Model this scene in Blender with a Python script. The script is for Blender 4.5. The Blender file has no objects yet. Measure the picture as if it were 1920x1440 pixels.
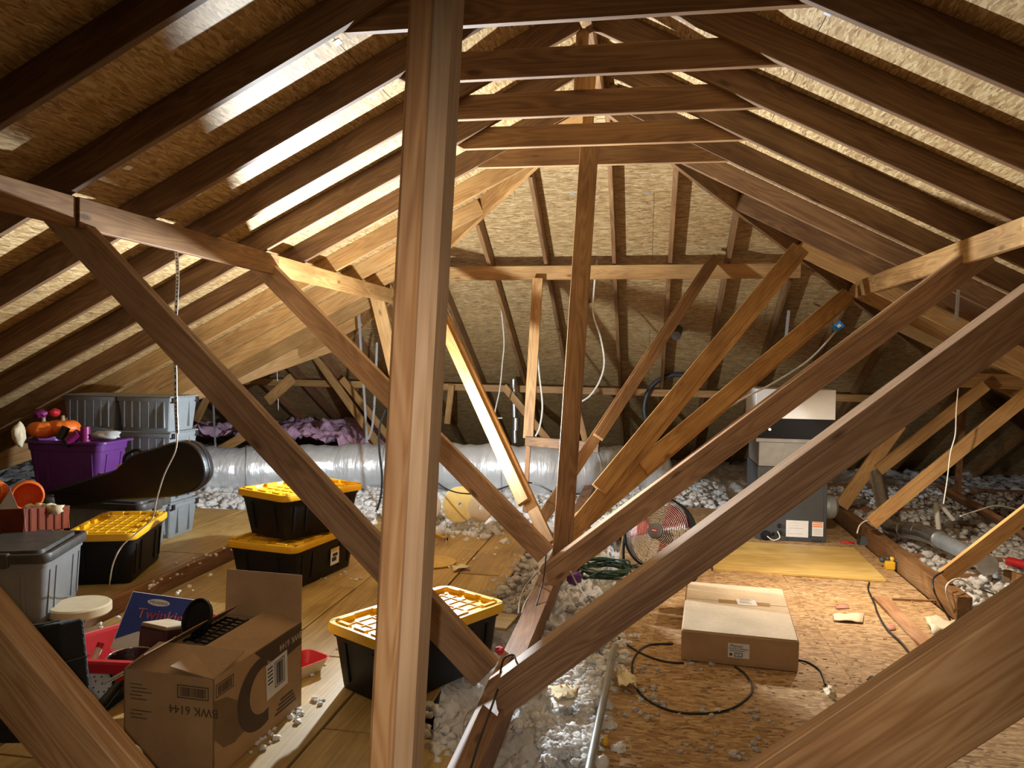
import bpy, bmesh, math, random
import numpy as np
from mathutils import Vector, Matrix, noise as mnoise

random.seed(11)
rng = np.random.default_rng(11)
scene = bpy.context.scene
col = scene.collection

# ------------------------------------------------------------------ camera
FPX, YAW, PITCH, ROLL = 1442.57, 0.1695, 0.0294, 0.0136
CAM = Vector((0.0, 0.0, 1.57))
_F = Vector((-math.sin(YAW)*math.cos(PITCH), math.cos(YAW)*math.cos(PITCH), -math.sin(PITCH)))
_R0 = Vector((math.cos(YAW), math.sin(YAW), 0.0))
_U0 = _R0.cross(_F)
_R = _R0*math.cos(ROLL) + _U0*math.sin(ROLL)
_U = -_R0*math.sin(ROLL) + _U0*math.cos(ROLL)
cd = bpy.data.cameras.new('camera')
cd.sensor_width = 36.0
cd.lens = FPX*36.0/1920.0
cd.clip_start = 0.02
cam = bpy.data.objects.new('camera', cd)
col.objects.link(cam)
cam.matrix_world = Matrix(((_R.x, _U.x, -_F.x, CAM.x), (_R.y, _U.y, -_F.y, CAM.y), (_R.z, _U.z, -_F.z, CAM.z), (0, 0, 0, 1)))
scene.camera = cam

def ray(x, y): return _F + _R*((x-960.0)/FPX) - _U*((y-720.0)/FPX)
def PY(x, y, Y):                       # point on the upright plane at depth Y
    r = ray(x, y); return CAM + r*(Y/r.y)
def PZ(x, y, Z=0.0):                   # point on the level plane at height Z
    r = ray(x, y); return CAM + r*((Z-CAM.z)/r.z)
def PX(x, y, X):
    r = ray(x, y); return CAM + r*(X/r.x)

# ------------------------------------------------------------------ world, lamps, exposure
w = bpy.data.worlds.new('attic_air'); scene.world = w; w.use_nodes = True
w.node_tree.nodes['Background'].inputs[0].default_value = (0.9, 0.62, 0.38, 1)
w.node_tree.nodes['Background'].inputs[1].default_value = 0.006
LAMP_A = Vector((-1.68, 5.52, 1.12)); POWER_A = 330; BEAM_A = 600
LAMP_C = Vector((1.31, 5.39, 1.08)); POWER_C = 95
fl_ = bpy.data.lights.new('phone_flash', 'SPOT'); fl_.energy = 66; fl_.color = (1.0, 0.86, 0.70); fl_.shadow_soft_size = 0.006
fl_.spot_size = math.radians(88); fl_.spot_blend = 1.0
flo = bpy.data.objects.new('phone_flash', fl_); col.objects.link(flo)
flo.matrix_world = cam.matrix_world @ Matrix.Translation((-0.028, 0.012, 0.0)) @ Matrix.Rotation(math.radians(-13), 4, 'X')
scene.view_settings.view_transform = 'Standard'
scene.view_settings.look = 'None'
scene.view_settings.gamma = 1.0
scene.view_settings.use_curve_mapping = False
scene.view_settings.exposure = 0.0

# ------------------------------------------------------------------ material kit
def N(nt, typ, ins=None, **props):
    n = nt.nodes.new(typ)
    for k, v in props.items(): setattr(n, k, v)
    for k, v in (ins or {}).items():
        if isinstance(v, bpy.types.NodeSocket): nt.links.new(v, n.inputs[k])
        else: n.inputs[k].default_value = v
    return n
def newmat(name):
    m = bpy.data.materials.new(name); m.use_nodes = True; nt = m.node_tree; nt.nodes.clear()
    b = nt.nodes.new('ShaderNodeBsdfPrincipled'); o = nt.nodes.new('ShaderNodeOutputMaterial')
    nt.links.new(b.outputs[0], o.inputs[0]); return m, nt, b
def ramp(nt, fac, stops):
    r = nt.nodes.new('ShaderNodeValToRGB'); nt.links.new(fac, r.inputs[0]); e = r.color_ramp.elements
    while len(e) < len(stops): e.new(0.5)
    for el, (p, c) in zip(e, stops): el.position = p; el.color = (*c, 1)
    return r.outputs[0]
def math_(nt, op, a, b=0.0, clamp=False):
    n = N(nt, 'ShaderNodeMath', {0: a, 1: b}, operation=op); n.use_clamp = clamp; return n.outputs[0]
def vmath(nt, op, a, b):
    return N(nt, 'ShaderNodeVectorMath', {0: a, 1: b}, operation=op).outputs[0]
def mixc(nt, fac, a, b, mode='MIX'):
    n = nt.nodes.new('ShaderNodeMix'); n.data_type = 'RGBA'; n.blend_type = mode
    for k, v in ((0, fac), (6, a), (7, b)):
        if isinstance(v, bpy.types.NodeSocket): nt.links.new(v, n.inputs[k])
        else: n.inputs[k].default_value = v if k == 0 else (*v[:3], 1)
    return n.outputs[2]
def coords(nt, rnd=True):
    tc = nt.nodes.new('ShaderNodeTexCoord').outputs['Object']
    if not rnd: return tc, None
    oi = nt.nodes.new('ShaderNodeObjectInfo').outputs['Random']
    sc = N(nt, 'ShaderNodeVectorMath', {0: (37.0, 53.0, 71.0)}, operation='SCALE'); nt.links.new(oi, sc.inputs['Scale'])
    return vmath(nt, 'ADD', tc, sc.outputs[0]), oi
def bump(nt, b, h, strength, dist=0.01):
    bm = N(nt, 'ShaderNodeBump', {'Height': h, 'Strength': strength, 'Distance': dist}); nt.links.new(bm.outputs[0], b.inputs['Normal'])

def wood(name, dark, mid, light, rough=0.62, knots=True, gscale=1.0, vary=0.35):
    m, nt, b = newmat(name)
    p, oi = coords(nt)
    pg = vmath(nt, 'MULTIPLY', p, (0.55*gscale, 7*gscale, 7*gscale))
    low = N(nt, 'ShaderNodeTexNoise', {'Vector': pg, 'Scale': 1.0, 'Detail': 3.0, 'Roughness': 0.55}).outputs[0]
    pw = vmath(nt, 'MULTIPLY', p, (0.8*gscale, 10*gscale, 10*gscale))
    wv = N(nt, 'ShaderNodeTexNoise', {'Vector': pw, 'Scale': 1.3, 'Detail': 1.0, 'Distortion': 0.5}).outputs[0]
    wv = math_(nt, 'SINE', math_(nt, 'MULTIPLY', wv, 62.0)); wv = math_(nt, 'MULTIPLY_ADD', wv, 0.5); wv.node.inputs[2].default_value = 0.5
    pf = vmath(nt, 'MULTIPLY', p, (3*gscale, 130*gscale, 130*gscale))
    fine = N(nt, 'ShaderNodeTexNoise', {'Vector': pf, 'Scale': 1.0, 'Detail': 3.0}).outputs[0]
    f = math_(nt, 'ADD', math_(nt, 'MULTIPLY', low, 0.62), math_(nt, 'ADD', math_(nt, 'MULTIPLY', wv, 0.15), math_(nt, 'MULTIPLY', fine, 0.25)))
    c = ramp(nt, f, [(0.28, dark), (0.5, mid), (0.72, light)])
    big = N(nt, 'ShaderNodeTexNoise', {'Vector': p, 'Scale': 2.2, 'Detail': 4.0}).outputs[0]
    c = mixc(nt, 0.75, c, ramp(nt, big, [(0.3, (0.62, 0.58, 0.55)), (0.6, (1.08, 1.08, 1.08))]), 'MULTIPLY')
    val = math_(nt, 'MULTIPLY_ADD', oi, vary); val.node.inputs[2].default_value = 1.0-vary*0.5
    cm = nt.nodes.new('ShaderNodeCombineColor')
    for i in range(3): nt.links.new(val, cm.inputs[i])
    c = mixc(nt, 1.0, c, cm.outputs[0], 'MULTIPLY')
    if knots:
        pk = vmath(nt, 'MULTIPLY', p, (2.1, 6.0, 6.0))
        v = N(nt, 'ShaderNodeTexVoronoi', {'Vector': pk, 'Scale': 1.0, 'Randomness': 1.0}).outputs['Distance']
        k = ramp(nt, v, [(0.05, (1, 1, 1)), (0.11, (0, 0, 0))])
        c = mixc(nt, math_(nt, 'MULTIPLY', k, 0.75), c, (dark[0]*0.35, dark[1]*0.3, dark[2]*0.3))
    nt.links.new(c, b.inputs['Base Color']); b.inputs['Roughness'].default_value = rough
    bump(nt, b, f, 0.18, 0.004)
    return m

def osb(name, cols, fl=1.0, rough=0.6, ax=1.0):
    m, nt, b = newmat(name)
    p, oi = coords(nt)
    wob = N(nt, 'ShaderNodeTexNoise', {'Vector': p, 'Scale': 16.0, 'Detail': 2.0}).outputs['Color']
    p2 = vmath(nt, 'ADD', p, vmath(nt, 'MULTIPLY', wob, (0.022, 0.022, 0.0)))
    vals = []
    for ang, sx, sy in ((0.15, 13, 90), (0.8, 15, 100), (-0.55, 12, 85), (1.6, 22, 120)):
        mp = N(nt, 'ShaderNodeMapping', {'Vector': p2, 'Rotation': (0, 0, ang), 'Scale': (sx*fl*ax, sy*fl/ax, 0.0)})
        v = N(nt, 'ShaderNodeTexVoronoi', {'Vector': mp.outputs[0], 'Scale': 1.0})
        s = nt.nodes.new('ShaderNodeSeparateColor'); nt.links.new(v.outputs['Color'], s.inputs[0]); vals.append(s.outputs)
    f = vals[3][0]
    for i in (2, 1, 0):
        sel = math_(nt, 'GREATER_THAN', vals[i][1], 0.6)
        mx = N(nt, 'ShaderNodeMix', {0: sel, 2: f, 3: vals[i][0]}); f = mx.outputs[0]
    fine = N(nt, 'ShaderNodeTexNoise', {'Vector': p, 'Scale': 90.0, 'Detail': 3.0}).outputs[0]
    f = math_(nt, 'ADD', math_(nt, 'MULTIPLY', f, 0.8), math_(nt, 'MULTIPLY', fine, 0.2))
    c = ramp(nt, f, [(0.06, cols[0]), (0.28, cols[1]), (0.6, cols[2]), (0.9, cols[3])])
    big = N(nt, 'ShaderNodeTexNoise', {'Vector': p, 'Scale': 1.6, 'Detail': 3.0}).outputs[0]
    c = mixc(nt, 0.6, c, ramp(nt, big, [(0.3, (0.85, 0.84, 0.83)), (0.65, (1.04, 1.04, 1.04))]), 'MULTIPLY')
    nt.links.new(c, b.inputs['Base Color']); b.inputs['Roughness'].default_value = rough
    bump(nt, b, f, 0.12, 0.003)
    return m

def plain(name, c, rough=0.5, metal=0.0, var=0.12, vscale=14.0, bmp=0.0, bscale=60.0, spec=None, coat=0.0):
    m, nt, b = newmat(name)
    p, oi = coords(nt)
    n = N(nt, 'ShaderNodeTexNoise', {'Vector': p, 'Scale': vscale, 'Detail': 4.0}).outputs[0]
    lo = tuple(x*(1-var) for x in c); hi = tuple(min(1, x*(1+var)) for x in c)
    nt.links.new(ramp(nt, n, [(0.3, lo), (0.7, hi)]), b.inputs['Base Color'])
    b.inputs['Roughness'].default_value = rough; b.inputs['Metallic'].default_value = metal
    if spec is not None: b.inputs['Specular IOR Level'].default_value = spec
    if coat: b.inputs['Coat Weight'].default_value = coat
    if bmp:
        h = N(nt, 'ShaderNodeTexNoise', {'Vector': p, 'Scale': bscale, 'Detail': 5.0}).outputs[0]; bump(nt, b, h, bmp, 0.01)
    return m

M = {}
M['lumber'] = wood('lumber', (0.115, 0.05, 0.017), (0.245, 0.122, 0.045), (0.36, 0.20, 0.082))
M['lumber_shaded'] = wood('lumber_shaded', (0.085, 0.038, 0.015), (0.18, 0.090, 0.036), (0.27, 0.155, 0.068))  # rafter lumber darkened: the shade on the rafter faces is put into the colour
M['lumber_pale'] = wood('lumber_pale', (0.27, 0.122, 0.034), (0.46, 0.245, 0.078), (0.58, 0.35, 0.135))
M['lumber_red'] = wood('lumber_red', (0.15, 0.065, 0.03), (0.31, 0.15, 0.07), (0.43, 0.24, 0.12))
M['strut'] = wood('strut_wood', (0.24, 0.125, 0.065), (0.44, 0.265, 0.15), (0.57, 0.37, 0.23), vary=0.12)
M['post'] = wood('post_wood', (0.24, 0.10, 0.035), (0.45, 0.24, 0.10), (0.58, 0.36, 0.18), gscale=1.5, vary=0.15)
M['post_pale'] = wood('post_pale', (0.30, 0.18, 0.095), (0.42, 0.27, 0.155), (0.50, 0.34, 0.21), gscale=0.9, vary=0.05, knots=False)
M['deck'] = wood('deck_plywood', (0.31, 0.18, 0.05), (0.47, 0.31, 0.105), (0.57, 0.405, 0.16), knots=False, gscale=0.6, rough=0.5, vary=0.2)
M['yellow_panel'] = wood('yellow_panel', (0.42, 0.25, 0.06), (0.60, 0.40, 0.12), (0.70, 0.50, 0.20), knots=False, gscale=0.8, rough=0.45)
OSBC = [(0.19, 0.10, 0.036), (0.35, 0.215, 0.082), (0.45, 0.30, 0.13), (0.60, 0.45, 0.24)]
M['osb'] = osb('osb_roof', OSBC, 1.15)
M['osb_floor'] = osb('osb_floor', [(0.17, 0.085, 0.035), (0.36, 0.205, 0.085), (0.46, 0.285, 0.13), (0.58, 0.40, 0.22)], 1.15, 0.75, 1.55)
M['black_plastic'] = plain('black_plastic', (0.009, 0.009, 0.010), 0.5, bmp=0.05, bscale=300, spec=0.22)
M['yellow_plastic'] = plain('yellow_plastic', (0.80, 0.44, 0.012), 0.38, var=0.05)
M['grey_plastic'] = plain('grey_plastic', (0.23, 0.235, 0.24), 0.5, var=0.06)
M['grey_bin'] = plain('grey_bin', (0.21, 0.235, 0.25), 0.5, var=0.08)
M['dark_lid'] = plain('dark_lid', (0.06, 0.055, 0.05), 0.5, var=0.3)
M['purple_plastic'] = plain('purple_plastic', (0.125, 0.034, 0.19), 0.38, var=0.06)
M['orange_plastic'] = plain('orange_plastic', (0.78, 0.16, 0.015), 0.45, var=0.1)
M['red_orange'] = plain('red_orange_plastic', (0.17, 0.03, 0.012), 0.4, var=0.2)
M['red_plastic'] = plain('red_plastic', (0.55, 0.02, 0.03), 0.35, var=0.08)
M['faded_pink'] = plain('faded_pink', (0.55, 0.24, 0.17), 0.8)
M['pink_plastic'] = plain('pink_plastic', (0.75, 0.12, 0.18), 0.4, var=0.08)
M['magenta'] = plain('magenta_glitter', (0.22, 0.015, 0.13), 0.3, var=0.4, vscale=200)
M['white_plastic'] = plain('white_plastic', (0.75, 0.73, 0.68), 0.45, var=0.06)
M['cream_plastic'] = plain('cream_plastic', (0.72, 0.62, 0.42), 0.5, var=0.06)
M['white_paper'] = plain('white_paper', (0.78, 0.77, 0.75), 0.8, var=0.05)
M['grey_paper'] = plain('grey_paper', (0.42, 0.42, 0.43), 0.8, var=0.1)
M['black_print'] = plain('black_print', (0.03, 0.025, 0.02), 0.7, var=0.1)
M['brown_print'] = plain('brown_print', (0.085, 0.055, 0.035), 0.75, var=0.1)
M['tan_print'] = plain('tan_print', (0.20, 0.125, 0.065), 0.75, var=0.1)
M['blue_print'] = plain('blue_print', (0.03, 0.06, 0.33), 0.5, var=0.1)
M['red_print'] = plain('red_print', (0.45, 0.02, 0.05), 0.5, var=0.1)
M['orange_print'] = plain('orange_print', (0.85, 0.22, 0.03), 0.6, var=0.1)
M['brown_leather'] = plain('brown_leather', (0.05, 0.015, 0.012), 0.4, var=0.2, bmp=0.3, bscale=120)
M['tan_board'] = plain('tan_board', (0.42, 0.30, 0.17), 0.7, var=0.12)
M['guitar_black'] = plain('guitar_black', (0.008, 0.008, 0.009), 0.34, bmp=0.25, bscale=160)
M['black_cloth'] = plain('black_cloth', (0.012, 0.012, 0.014), 0.9, bmp=0.5, bscale=80)
M['dark_metal'] = plain('dark_metal', (0.03, 0.03, 0.032), 0.35, metal=0.6)
M['chrome'] = plain('chrome', (0.75, 0.75, 0.75), 0.18, metal=1.0)
M['galvanized'] = plain('galvanized', (0.62, 0.62, 0.60), 0.33, metal=0.95, var=0.12, vscale=30)
M['strap_metal'] = plain('strap_metal', (0.72, 0.75, 0.78), 0.4, metal=0.75)
M['furnace_grey'] = plain('furnace_grey', (0.060, 0.064, 0.068), 0.55, var=0.06, spec=0.3)
M['furnace_silver'] = plain('furnace_silver', (0.20, 0.195, 0.185), 0.5, metal=0.5)
M['white_metal'] = plain('white_metal', (0.80, 0.80, 0.79), 0.4, metal=0.25, var=0.08, vscale=4)
M['green_cord'] = plain('green_cord', (0.014, 0.045, 0.022), 0.5)
M['black_cord'] = plain('black_cord', (0.014, 0.013, 0.013), 0.5)
M['white_cord'] = plain('white_cord', (0.72, 0.67, 0.58), 0.5)
M['blue_box'] = plain('blue_box', (0.02, 0.22, 0.62), 0.4)
M['vent_grey'] = plain('vent_grey', (0.11, 0.11, 0.115), 0.6)
M['fan_red'] = plain('fan_red', (0.62, 0.02, 0.03), 0.35)
M['fan_hub'] = plain('fan_hub', (0.16, 0.17, 0.19), 0.45)
M['tool_yellow'] = plain('tool_yellow', (0.75, 0.45, 0.03), 0.45)
M['tool_grey'] = plain('tool_grey', (0.05, 0.055, 0.06), 0.5)
M['conduit'] = plain('conduit', (0.42, 0.44, 0.45), 0.45, metal=0.6)
M['pvc_dark'] = plain('dark_pipe', (0.05, 0.05, 0.06), 0.4)
M['drywall'] = plain('drywall', (0.30, 0.27, 0.24), 0.9)
M['napkin'] = plain('napkin', (0.80, 0.70, 0.45), 0.9, var=0.15)
M['spool_yellow'] = plain('spool_fibreboard', (0.62, 0.42, 0.13), 0.6, var=0.1)

def cardboard(name, c):
    m, nt, b = newmat(name); p, oi = coords(nt)
    n = N(nt, 'ShaderNodeTexNoise', {'Vector': p, 'Scale': 6.0, 'Detail': 5.0}).outputs[0]
    fb = N(nt, 'ShaderNodeTexNoise', {'Vector': vmath(nt, 'MULTIPLY', p, (40, 40, 300)), 'Scale': 1.0, 'Detail': 2.0}).outputs[0]
    f = math_(nt, 'ADD', math_(nt, 'MULTIPLY', n, 0.7), math_(nt, 'MULTIPLY', fb, 0.3))
    nt.links.new(ramp(nt, f, [(0.3, tuple(x*0.82 for x in c)), (0.7, tuple(x*1.12 for x in c))]), b.inputs['Base Color'])
    b.inputs['Roughness'].default_value = 0.75; bump(nt, b, f, 0.1, 0.003); return m
M['cardboard'] = cardboard('cardboard', (0.46, 0.29, 0.15))
M['cardboard_pale'] = cardboard('cardboard_pale', (0.66, 0.52, 0.36))
M['tape'] = plain('brown_tape', (0.42, 0.26, 0.12), 0.3, var=0.08)

def insul(name, c, dirt, bs=38.0):
    m, nt, b = newmat(name); p, oi = coords(nt)
    n = N(nt, 'ShaderNodeTexNoise', {'Vector': p, 'Scale': 9.0, 'Detail': 6.0, 'Roughness': 0.65}).outputs[0]
    big = N(nt, 'ShaderNodeTexNoise', {'Vector': p, 'Scale': 1.3, 'Detail': 3.0}).outputs[0]
    cc = ramp(nt, n, [(0.32, dirt), (0.58, c)])
    cc = mixc(nt, 0.8, cc, ramp(nt, big, [(0.35, (0.7, 0.68, 0.66)), (0.6, (1, 1, 1))]), 'MULTIPLY')
    nt.links.new(cc, b.inputs['Base Color']); b.inputs['Roughness'].default_value = 0.95
    h = N(nt, 'ShaderNodeTexNoise', {'Vector': p, 'Scale': bs, 'Detail': 7.0, 'Roughness': 0.7}).outputs[0]
    bump(nt, b, h, 0.32, 0.03); b.inputs['Specular IOR Level'].default_value = 0.0
    b.inputs['Subsurface Weight'].default_value = 0.35; b.inputs['Subsurface Radius'].default_value = (0.03, 0.028, 0.026); b.inputs['Subsurface Scale'].default_value = 0.6; return m
M['insulation'] = insul('loose_insulation', (0.93, 0.92, 0.90), (0.66, 0.63, 0.60), 70.0)
M['insulation_grey'] = insul('dusty_insulation', (0.66, 0.63, 0.61), (0.30, 0.27, 0.26), 60.0)
M['insulation_pink'] = insul('pink_insulation', (0.88, 0.58, 0.78), (0.62, 0.34, 0.54), 20)
M['insulation_yellow'] = insul('yellow_insulation', (0.70, 0.55, 0.22), (0.25, 0.18, 0.10))

def foil():
    m, nt, b = newmat('foil_duct_wrap'); p, oi = coords(nt)
    a = N(nt, 'ShaderNodeTexNoise', {'Vector': vmath(nt, 'MULTIPLY', p, (16, 3, 3)), 'Scale': 1.0, 'Detail': 5.0, 'Distortion': 0.6}).outputs[0]
    v = N(nt, 'ShaderNodeTexVoronoi', {'Vector': p, 'Scale': 11.0}, feature='F1').outputs['Distance']
    h = math_(nt, 'ADD', a, math_(nt, 'MULTIPLY', v, 0.4))
    b.inputs['Base Color'].default_value = (0.86, 0.88, 0.90, 1); b.inputs['Metallic'].default_value = 0.45; b.inputs['Roughness'].default_value = 0.36
    bump(nt, b, h, 0.35, 0.04); return m
M['foil'] = foil()

# ------------------------------------------------------------------ mesh kit
WM = {}
def tag(o, label=None, cat=None, group=None, kind=None):
    if label: o['label'] = label
    if cat: o['category'] = cat
    if group: o['group'] = group
    if kind: o['kind'] = kind
    return o
def attach(o, W, parent=None):
    col.objects.link(o); WM[o.name] = W.copy()
    if parent is not None:
        o.parent = parent; o.matrix_basis = WM[parent.name].inverted() @ W
    else: o.matrix_basis = W
    return o
def thing(name, loc, label=None, cat=None, group=None, rotz=0.0, kind=None, W=None):
    o = bpy.data.objects.new(name, None); o.empty_display_size = 0.1
    attach(o, W if W is not None else Matrix.Translation(Vector(loc)) @ Matrix.Rotation(rotz, 4, 'Z'))
    return tag(o, label, cat, group, kind)
def frame(o, x, y, z):
    return Matrix(((x[0], y[0], z[0], o[0]), (x[1], y[1], z[1], o[1]), (x[2], y[2], z[2], o[2]), (0, 0, 0, 1)))

class MB:
    def __init__(s): s.v = []; s.f = []
    def add(s, vs, fs, X=None):
        k = len(s.v)
        s.v += [tuple(X @ Vector(q)) if X is not None else tuple(q) for q in vs]
        s.f += [[i+k for i in f] for f in fs]; return s
    def box(s, lo, hi, X=None):
        (a, b, c), (d, e, f) = lo, hi
        return s.add([(a, b, c), (d, b, c), (d, e, c), (a, e, c), (a, b, f), (d, b, f), (d, e, f), (a, e, f)],
                     [(0, 3, 2, 1), (4, 5, 6, 7), (0, 1, 5, 4), (1, 2, 6, 5), (2, 3, 7, 6), (3, 0, 4, 7)], X)
    def prism(s, poly, z0, z1, X=None):
        n = len(poly); A = sum(poly[i][0]*poly[(i+1) % n][1]-poly[(i+1) % n][0]*poly[i][1] for i in range(n))
        if A < 0: poly = poly[::-1]
        return s.add([(x, y, z0) for x, y in poly]+[(x, y, z1) for x, y in poly],
                     [list(range(n))[::-1], list(range(n, 2*n))]+[[i, (i+1) % n, n+(i+1) % n, n+i] for i in range(n)], X)
    def loft(s, rings, cap0=True, cap1=True, X=None, closed=True):
        n = len(rings[0]); vs = [q for r in rings for q in r]; fs = []
        for k in range(len(rings)-1):
            for i in range(n if closed else n-1):
                j = (i+1) % n; fs.append([k*n+i, k*n+j, (k+1)*n+j, (k+1)*n+i])
        if cap0: fs.append(list(range(n))[::-1])
        if cap1: fs.append([(len(rings)-1)*n+i for i in range(n)])
        return s.add(vs, fs, X)
    def lathe(s, prof, n=24, X=None, cap0=False, cap1=False):
        return s.loft([[(r*math.cos(2*math.pi*i/n), r*math.sin(2*math.pi*i/n), z) for i in range(n)] for r, z in prof], cap0, cap1, X)
    def tube(s, pts, r, n=8, cap=True, closed=False):
        P = [Vector(q) for q in pts]; m = len(P); rings = []
        up = None
        for i in range(m):
            if closed: t = P[(i+1) % m]-P[i-1]
            else: t = P[min(i+1, m-1)]-P[max(i-1, 0)]
            t.normalize()
            if up is None: up = Vector((0, 0, 1)) if abs(t.z) < 0.9 else Vector((1, 0, 0))
            a = t.cross(up)
            if a.length < 1e-5: a = t.orthogonal()
            a.normalize(); b = a.cross(t); up = b
            rr = r[i] if hasattr(r, '__len__') else r
            rings.append([tuple(P[i]+a*(rr*math.cos(2*math.pi*k/n))+b*(rr*math.sin(2*math.pi*k/n))) for k in range(n)])
        if closed: rings.append(rings[0]); return s.loft(rings, False, False)
        return s.loft(rings, cap, cap)
    def ribbon(s, pts, width, thick, wdir):
        P = [Vector(q) for q in pts]; wd = Vector(wdir).normalized(); rings = []
        for i in range(len(P)):
            t = (P[min(i+1, len(P)-1)]-P[max(i-1, 0)]).normalized(); a = (wd-t*wd.dot(t)).normalized(); b = t.cross(a)
            rings.append([tuple(P[i]+a*(sx*width/2)+b*(sy*thick/2)) for sx, sy in ((-1, -1), (1, -1), (1, 1), (-1, 1))])
        return s.loft(rings)
    def build(s, name, mat, parent=None, W=None, smooth=False, bevel=0.0, seg=1, auto=None):
        """W: world matrix of the mesh's own frame (default: the parent's frame, else the world)."""
        me = bpy.data.meshes.new(name); me.from_pydata(s.v, [], s.f); me.update()
        if smooth: me.polygons.foreach_set('use_smooth', [True]*len(me.polygons))
        bm = bmesh.new(); bm.from_mesh(me); bmesh.ops.recalc_face_normals(bm, faces=bm.faces); bm.to_mesh(me); bm.free()
        if isinstance(mat, str): mat = M[mat]
        me.materials.append(mat)
        o = bpy.data.objects.new(name, me)
        if W is None: W = WM[parent.name] if parent is not None else Matrix.Identity(4)
        attach(o, W, parent)
        if bevel:
            md = o.modifiers.new('bevel', 'BEVEL'); md.width = bevel; md.segments = seg; md.limit_method = 'ANGLE'; md.angle_limit = 0.7
        if smooth and auto:
            md = o.modifiers.new('es', 'EDGE_SPLIT'); md.split_angle = auto
        return o

def spline(pts, n=8, closed=False):
    P = [Vector(p) for p in pts]; m = len(P); out = []
    rngs = range(m if closed else m-1)
    for i in rngs:
        if closed: a, b, c, d = P[i-1], P[i], P[(i+1) % m], P[(i+2) % m]
        else: a, b, c, d = P[max(i-1, 0)], P[i], P[i+1], P[min(i+2, m-1)]
        for k in range(n):
            t = k/n
            out.append(0.5*((2*b)+(c-a)*t+(2*a-5*b+4*c-d)*t*t+(3*b-a-3*c+d)*t**3))
    if not closed: out.append(P[-1])
    return out
def rrect(w, d, r, n=4, z=0.0, cx=0, cy=0):
    r = min(r, w/2-1e-4, d/2-1e-4); out = []
    for sx, sy, a0 in ((1, 1, 0), (-1, 1, 90), (-1, -1, 180), (1, -1, 270)):
        for k in range(n+1):
            a = math.radians(a0+90*k/n); out.append((cx+sx*(w/2-r)+r*math.cos(a), cy+sy*(d/2-r)+r*math.sin(a), z))
    return out
def blob(mb, c, r, seed=0, sq=(1, 1, 1), sub=2, amp=0.35, freq=1.6):
    bm = bmesh.new(); bmesh.ops.create_icosphere(bm, subdivisions=sub, radius=1.0)
    off = Vector((seed*3.17, seed*7.3, seed*1.9)); vs = []
    for v in bm.verts:
        d = 1+amp*mnoise.noise(v.co*freq+off)+amp*0.5*mnoise.noise(v.co*freq*2.7+off)
        vs.append((c[0]+v.co.x*d*r*sq[0], c[1]+v.co.y*d*r*sq[1], c[2]+v.co.z*d*r*sq[2]))
    fs = [[v.index for v in f.verts] for f in bm.faces]; bm.free(); mb.add(vs, fs)
def text_mesh(body, size, W, mat, parent, name='lettering', align='CENTER', thick=0.0004, sx=1.0):
    cu = bpy.data.curves.new('txt', 'FONT'); cu.body = body; cu.size = size; cu.align_x = align; cu.align_y = 'CENTER'; cu.extrude = thick; cu.resolution_u = 3
    t = bpy.data.objects.new('txt', cu); col.objects.link(t)
    dg = bpy.context.evaluated_depsgraph_get(); dg.update()
    me = bpy.data.meshes.new_from_object(t.evaluated_get(dg)); me.name = name
    bpy.data.objects.remove(t); bpy.data.curves.remove(cu)
    me.materials.clear(); me.materials.append(M[mat]); o = bpy.data.objects.new(name, me)
    return attach(o, W @ Matrix.Diagonal((sx, 1, 1, 1)), parent)

def board(name, p0, p1, wd, th, mat='lumber', parent=None, nrm=(0, -1, 0), bevel=0.003, k0=0.0, k1=0.0, cut0=None, cut1=None):
    """p0->p1 runs along the middle of the face that looks along nrm; width wd in that face, thickness th behind it."""
    p0, p1 = Vector(p0), Vector(p1); x = p1-p0; L = x.length; x.normalize()
    y = -(Vector(nrm)-x*Vector(nrm).dot(x)).normalized(); z = x.cross(y)
    h = wd/2; mb = MB()
    a0, a1 = -k0*h, k0*h; b0, b1 = L-k1*h, L+k1*h
    mb.add([(a0, 0, -h), (b0, 0, -h), (b0, th, -h), (a0, th, -h), (a1, 0, h), (b1, 0, h), (b1, th, h), (a1, th, h)],
           [(0, 3, 2, 1), (4, 5, 6, 7), (0, 1, 5, 4), (1, 2, 6, 5), (2, 3, 7, 6), (3, 0, 4, 7)])
    return mb.build(name, mat, parent, frame(p0, x, y, z), bevel=bevel)

# ------------------------------------------------------------------ roof
S = 0.507; RX, RZ = -0.353, 3.441; HY = 5.727          # ridge, roof pitch, hip start (undersides of the rafters)
NS = math.sqrt(1+S*S); RD = 0.145; VO = 0.163           # rafter depth square to the slope, and plumb
Y0, DY = 2.508, 0.61
def zl(x): return RZ+S*(x-RX)
def zr(x): return RZ-S*(x-RX)
def zh(y): return RZ-S*(y-HY)
def clip(poly, a, b, c):                                # keep a*x+b*y <= c
    out = []
    for i in range(len(poly)):
        p, q = poly[i], poly[(i+1) % len(poly)]; dp, dq = a*p[0]+b*p[1]-c, a*q[0]+b*q[1]-c
        if dp <= 0: out.append(p)
        if dp*dq < 0: t = dp/(dp-dq); out.append((p[0]+(q[0]-p[0])*t, p[1]+(q[1]-p[1])*t))
    return out
VAL = 12.7                                             # valley: y = x + VAL
TOPV = (-3.663, 9.037)
ceiling_left = thing('ceiling_left', (RX, 3, RZ), kind='structure')
ceiling_right = thing('ceiling_right', (RX, 3, RZ), kind='structure')
ceiling_far = thing('ceiling_far', (RX, HY, RZ), kind='structure')
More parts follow.
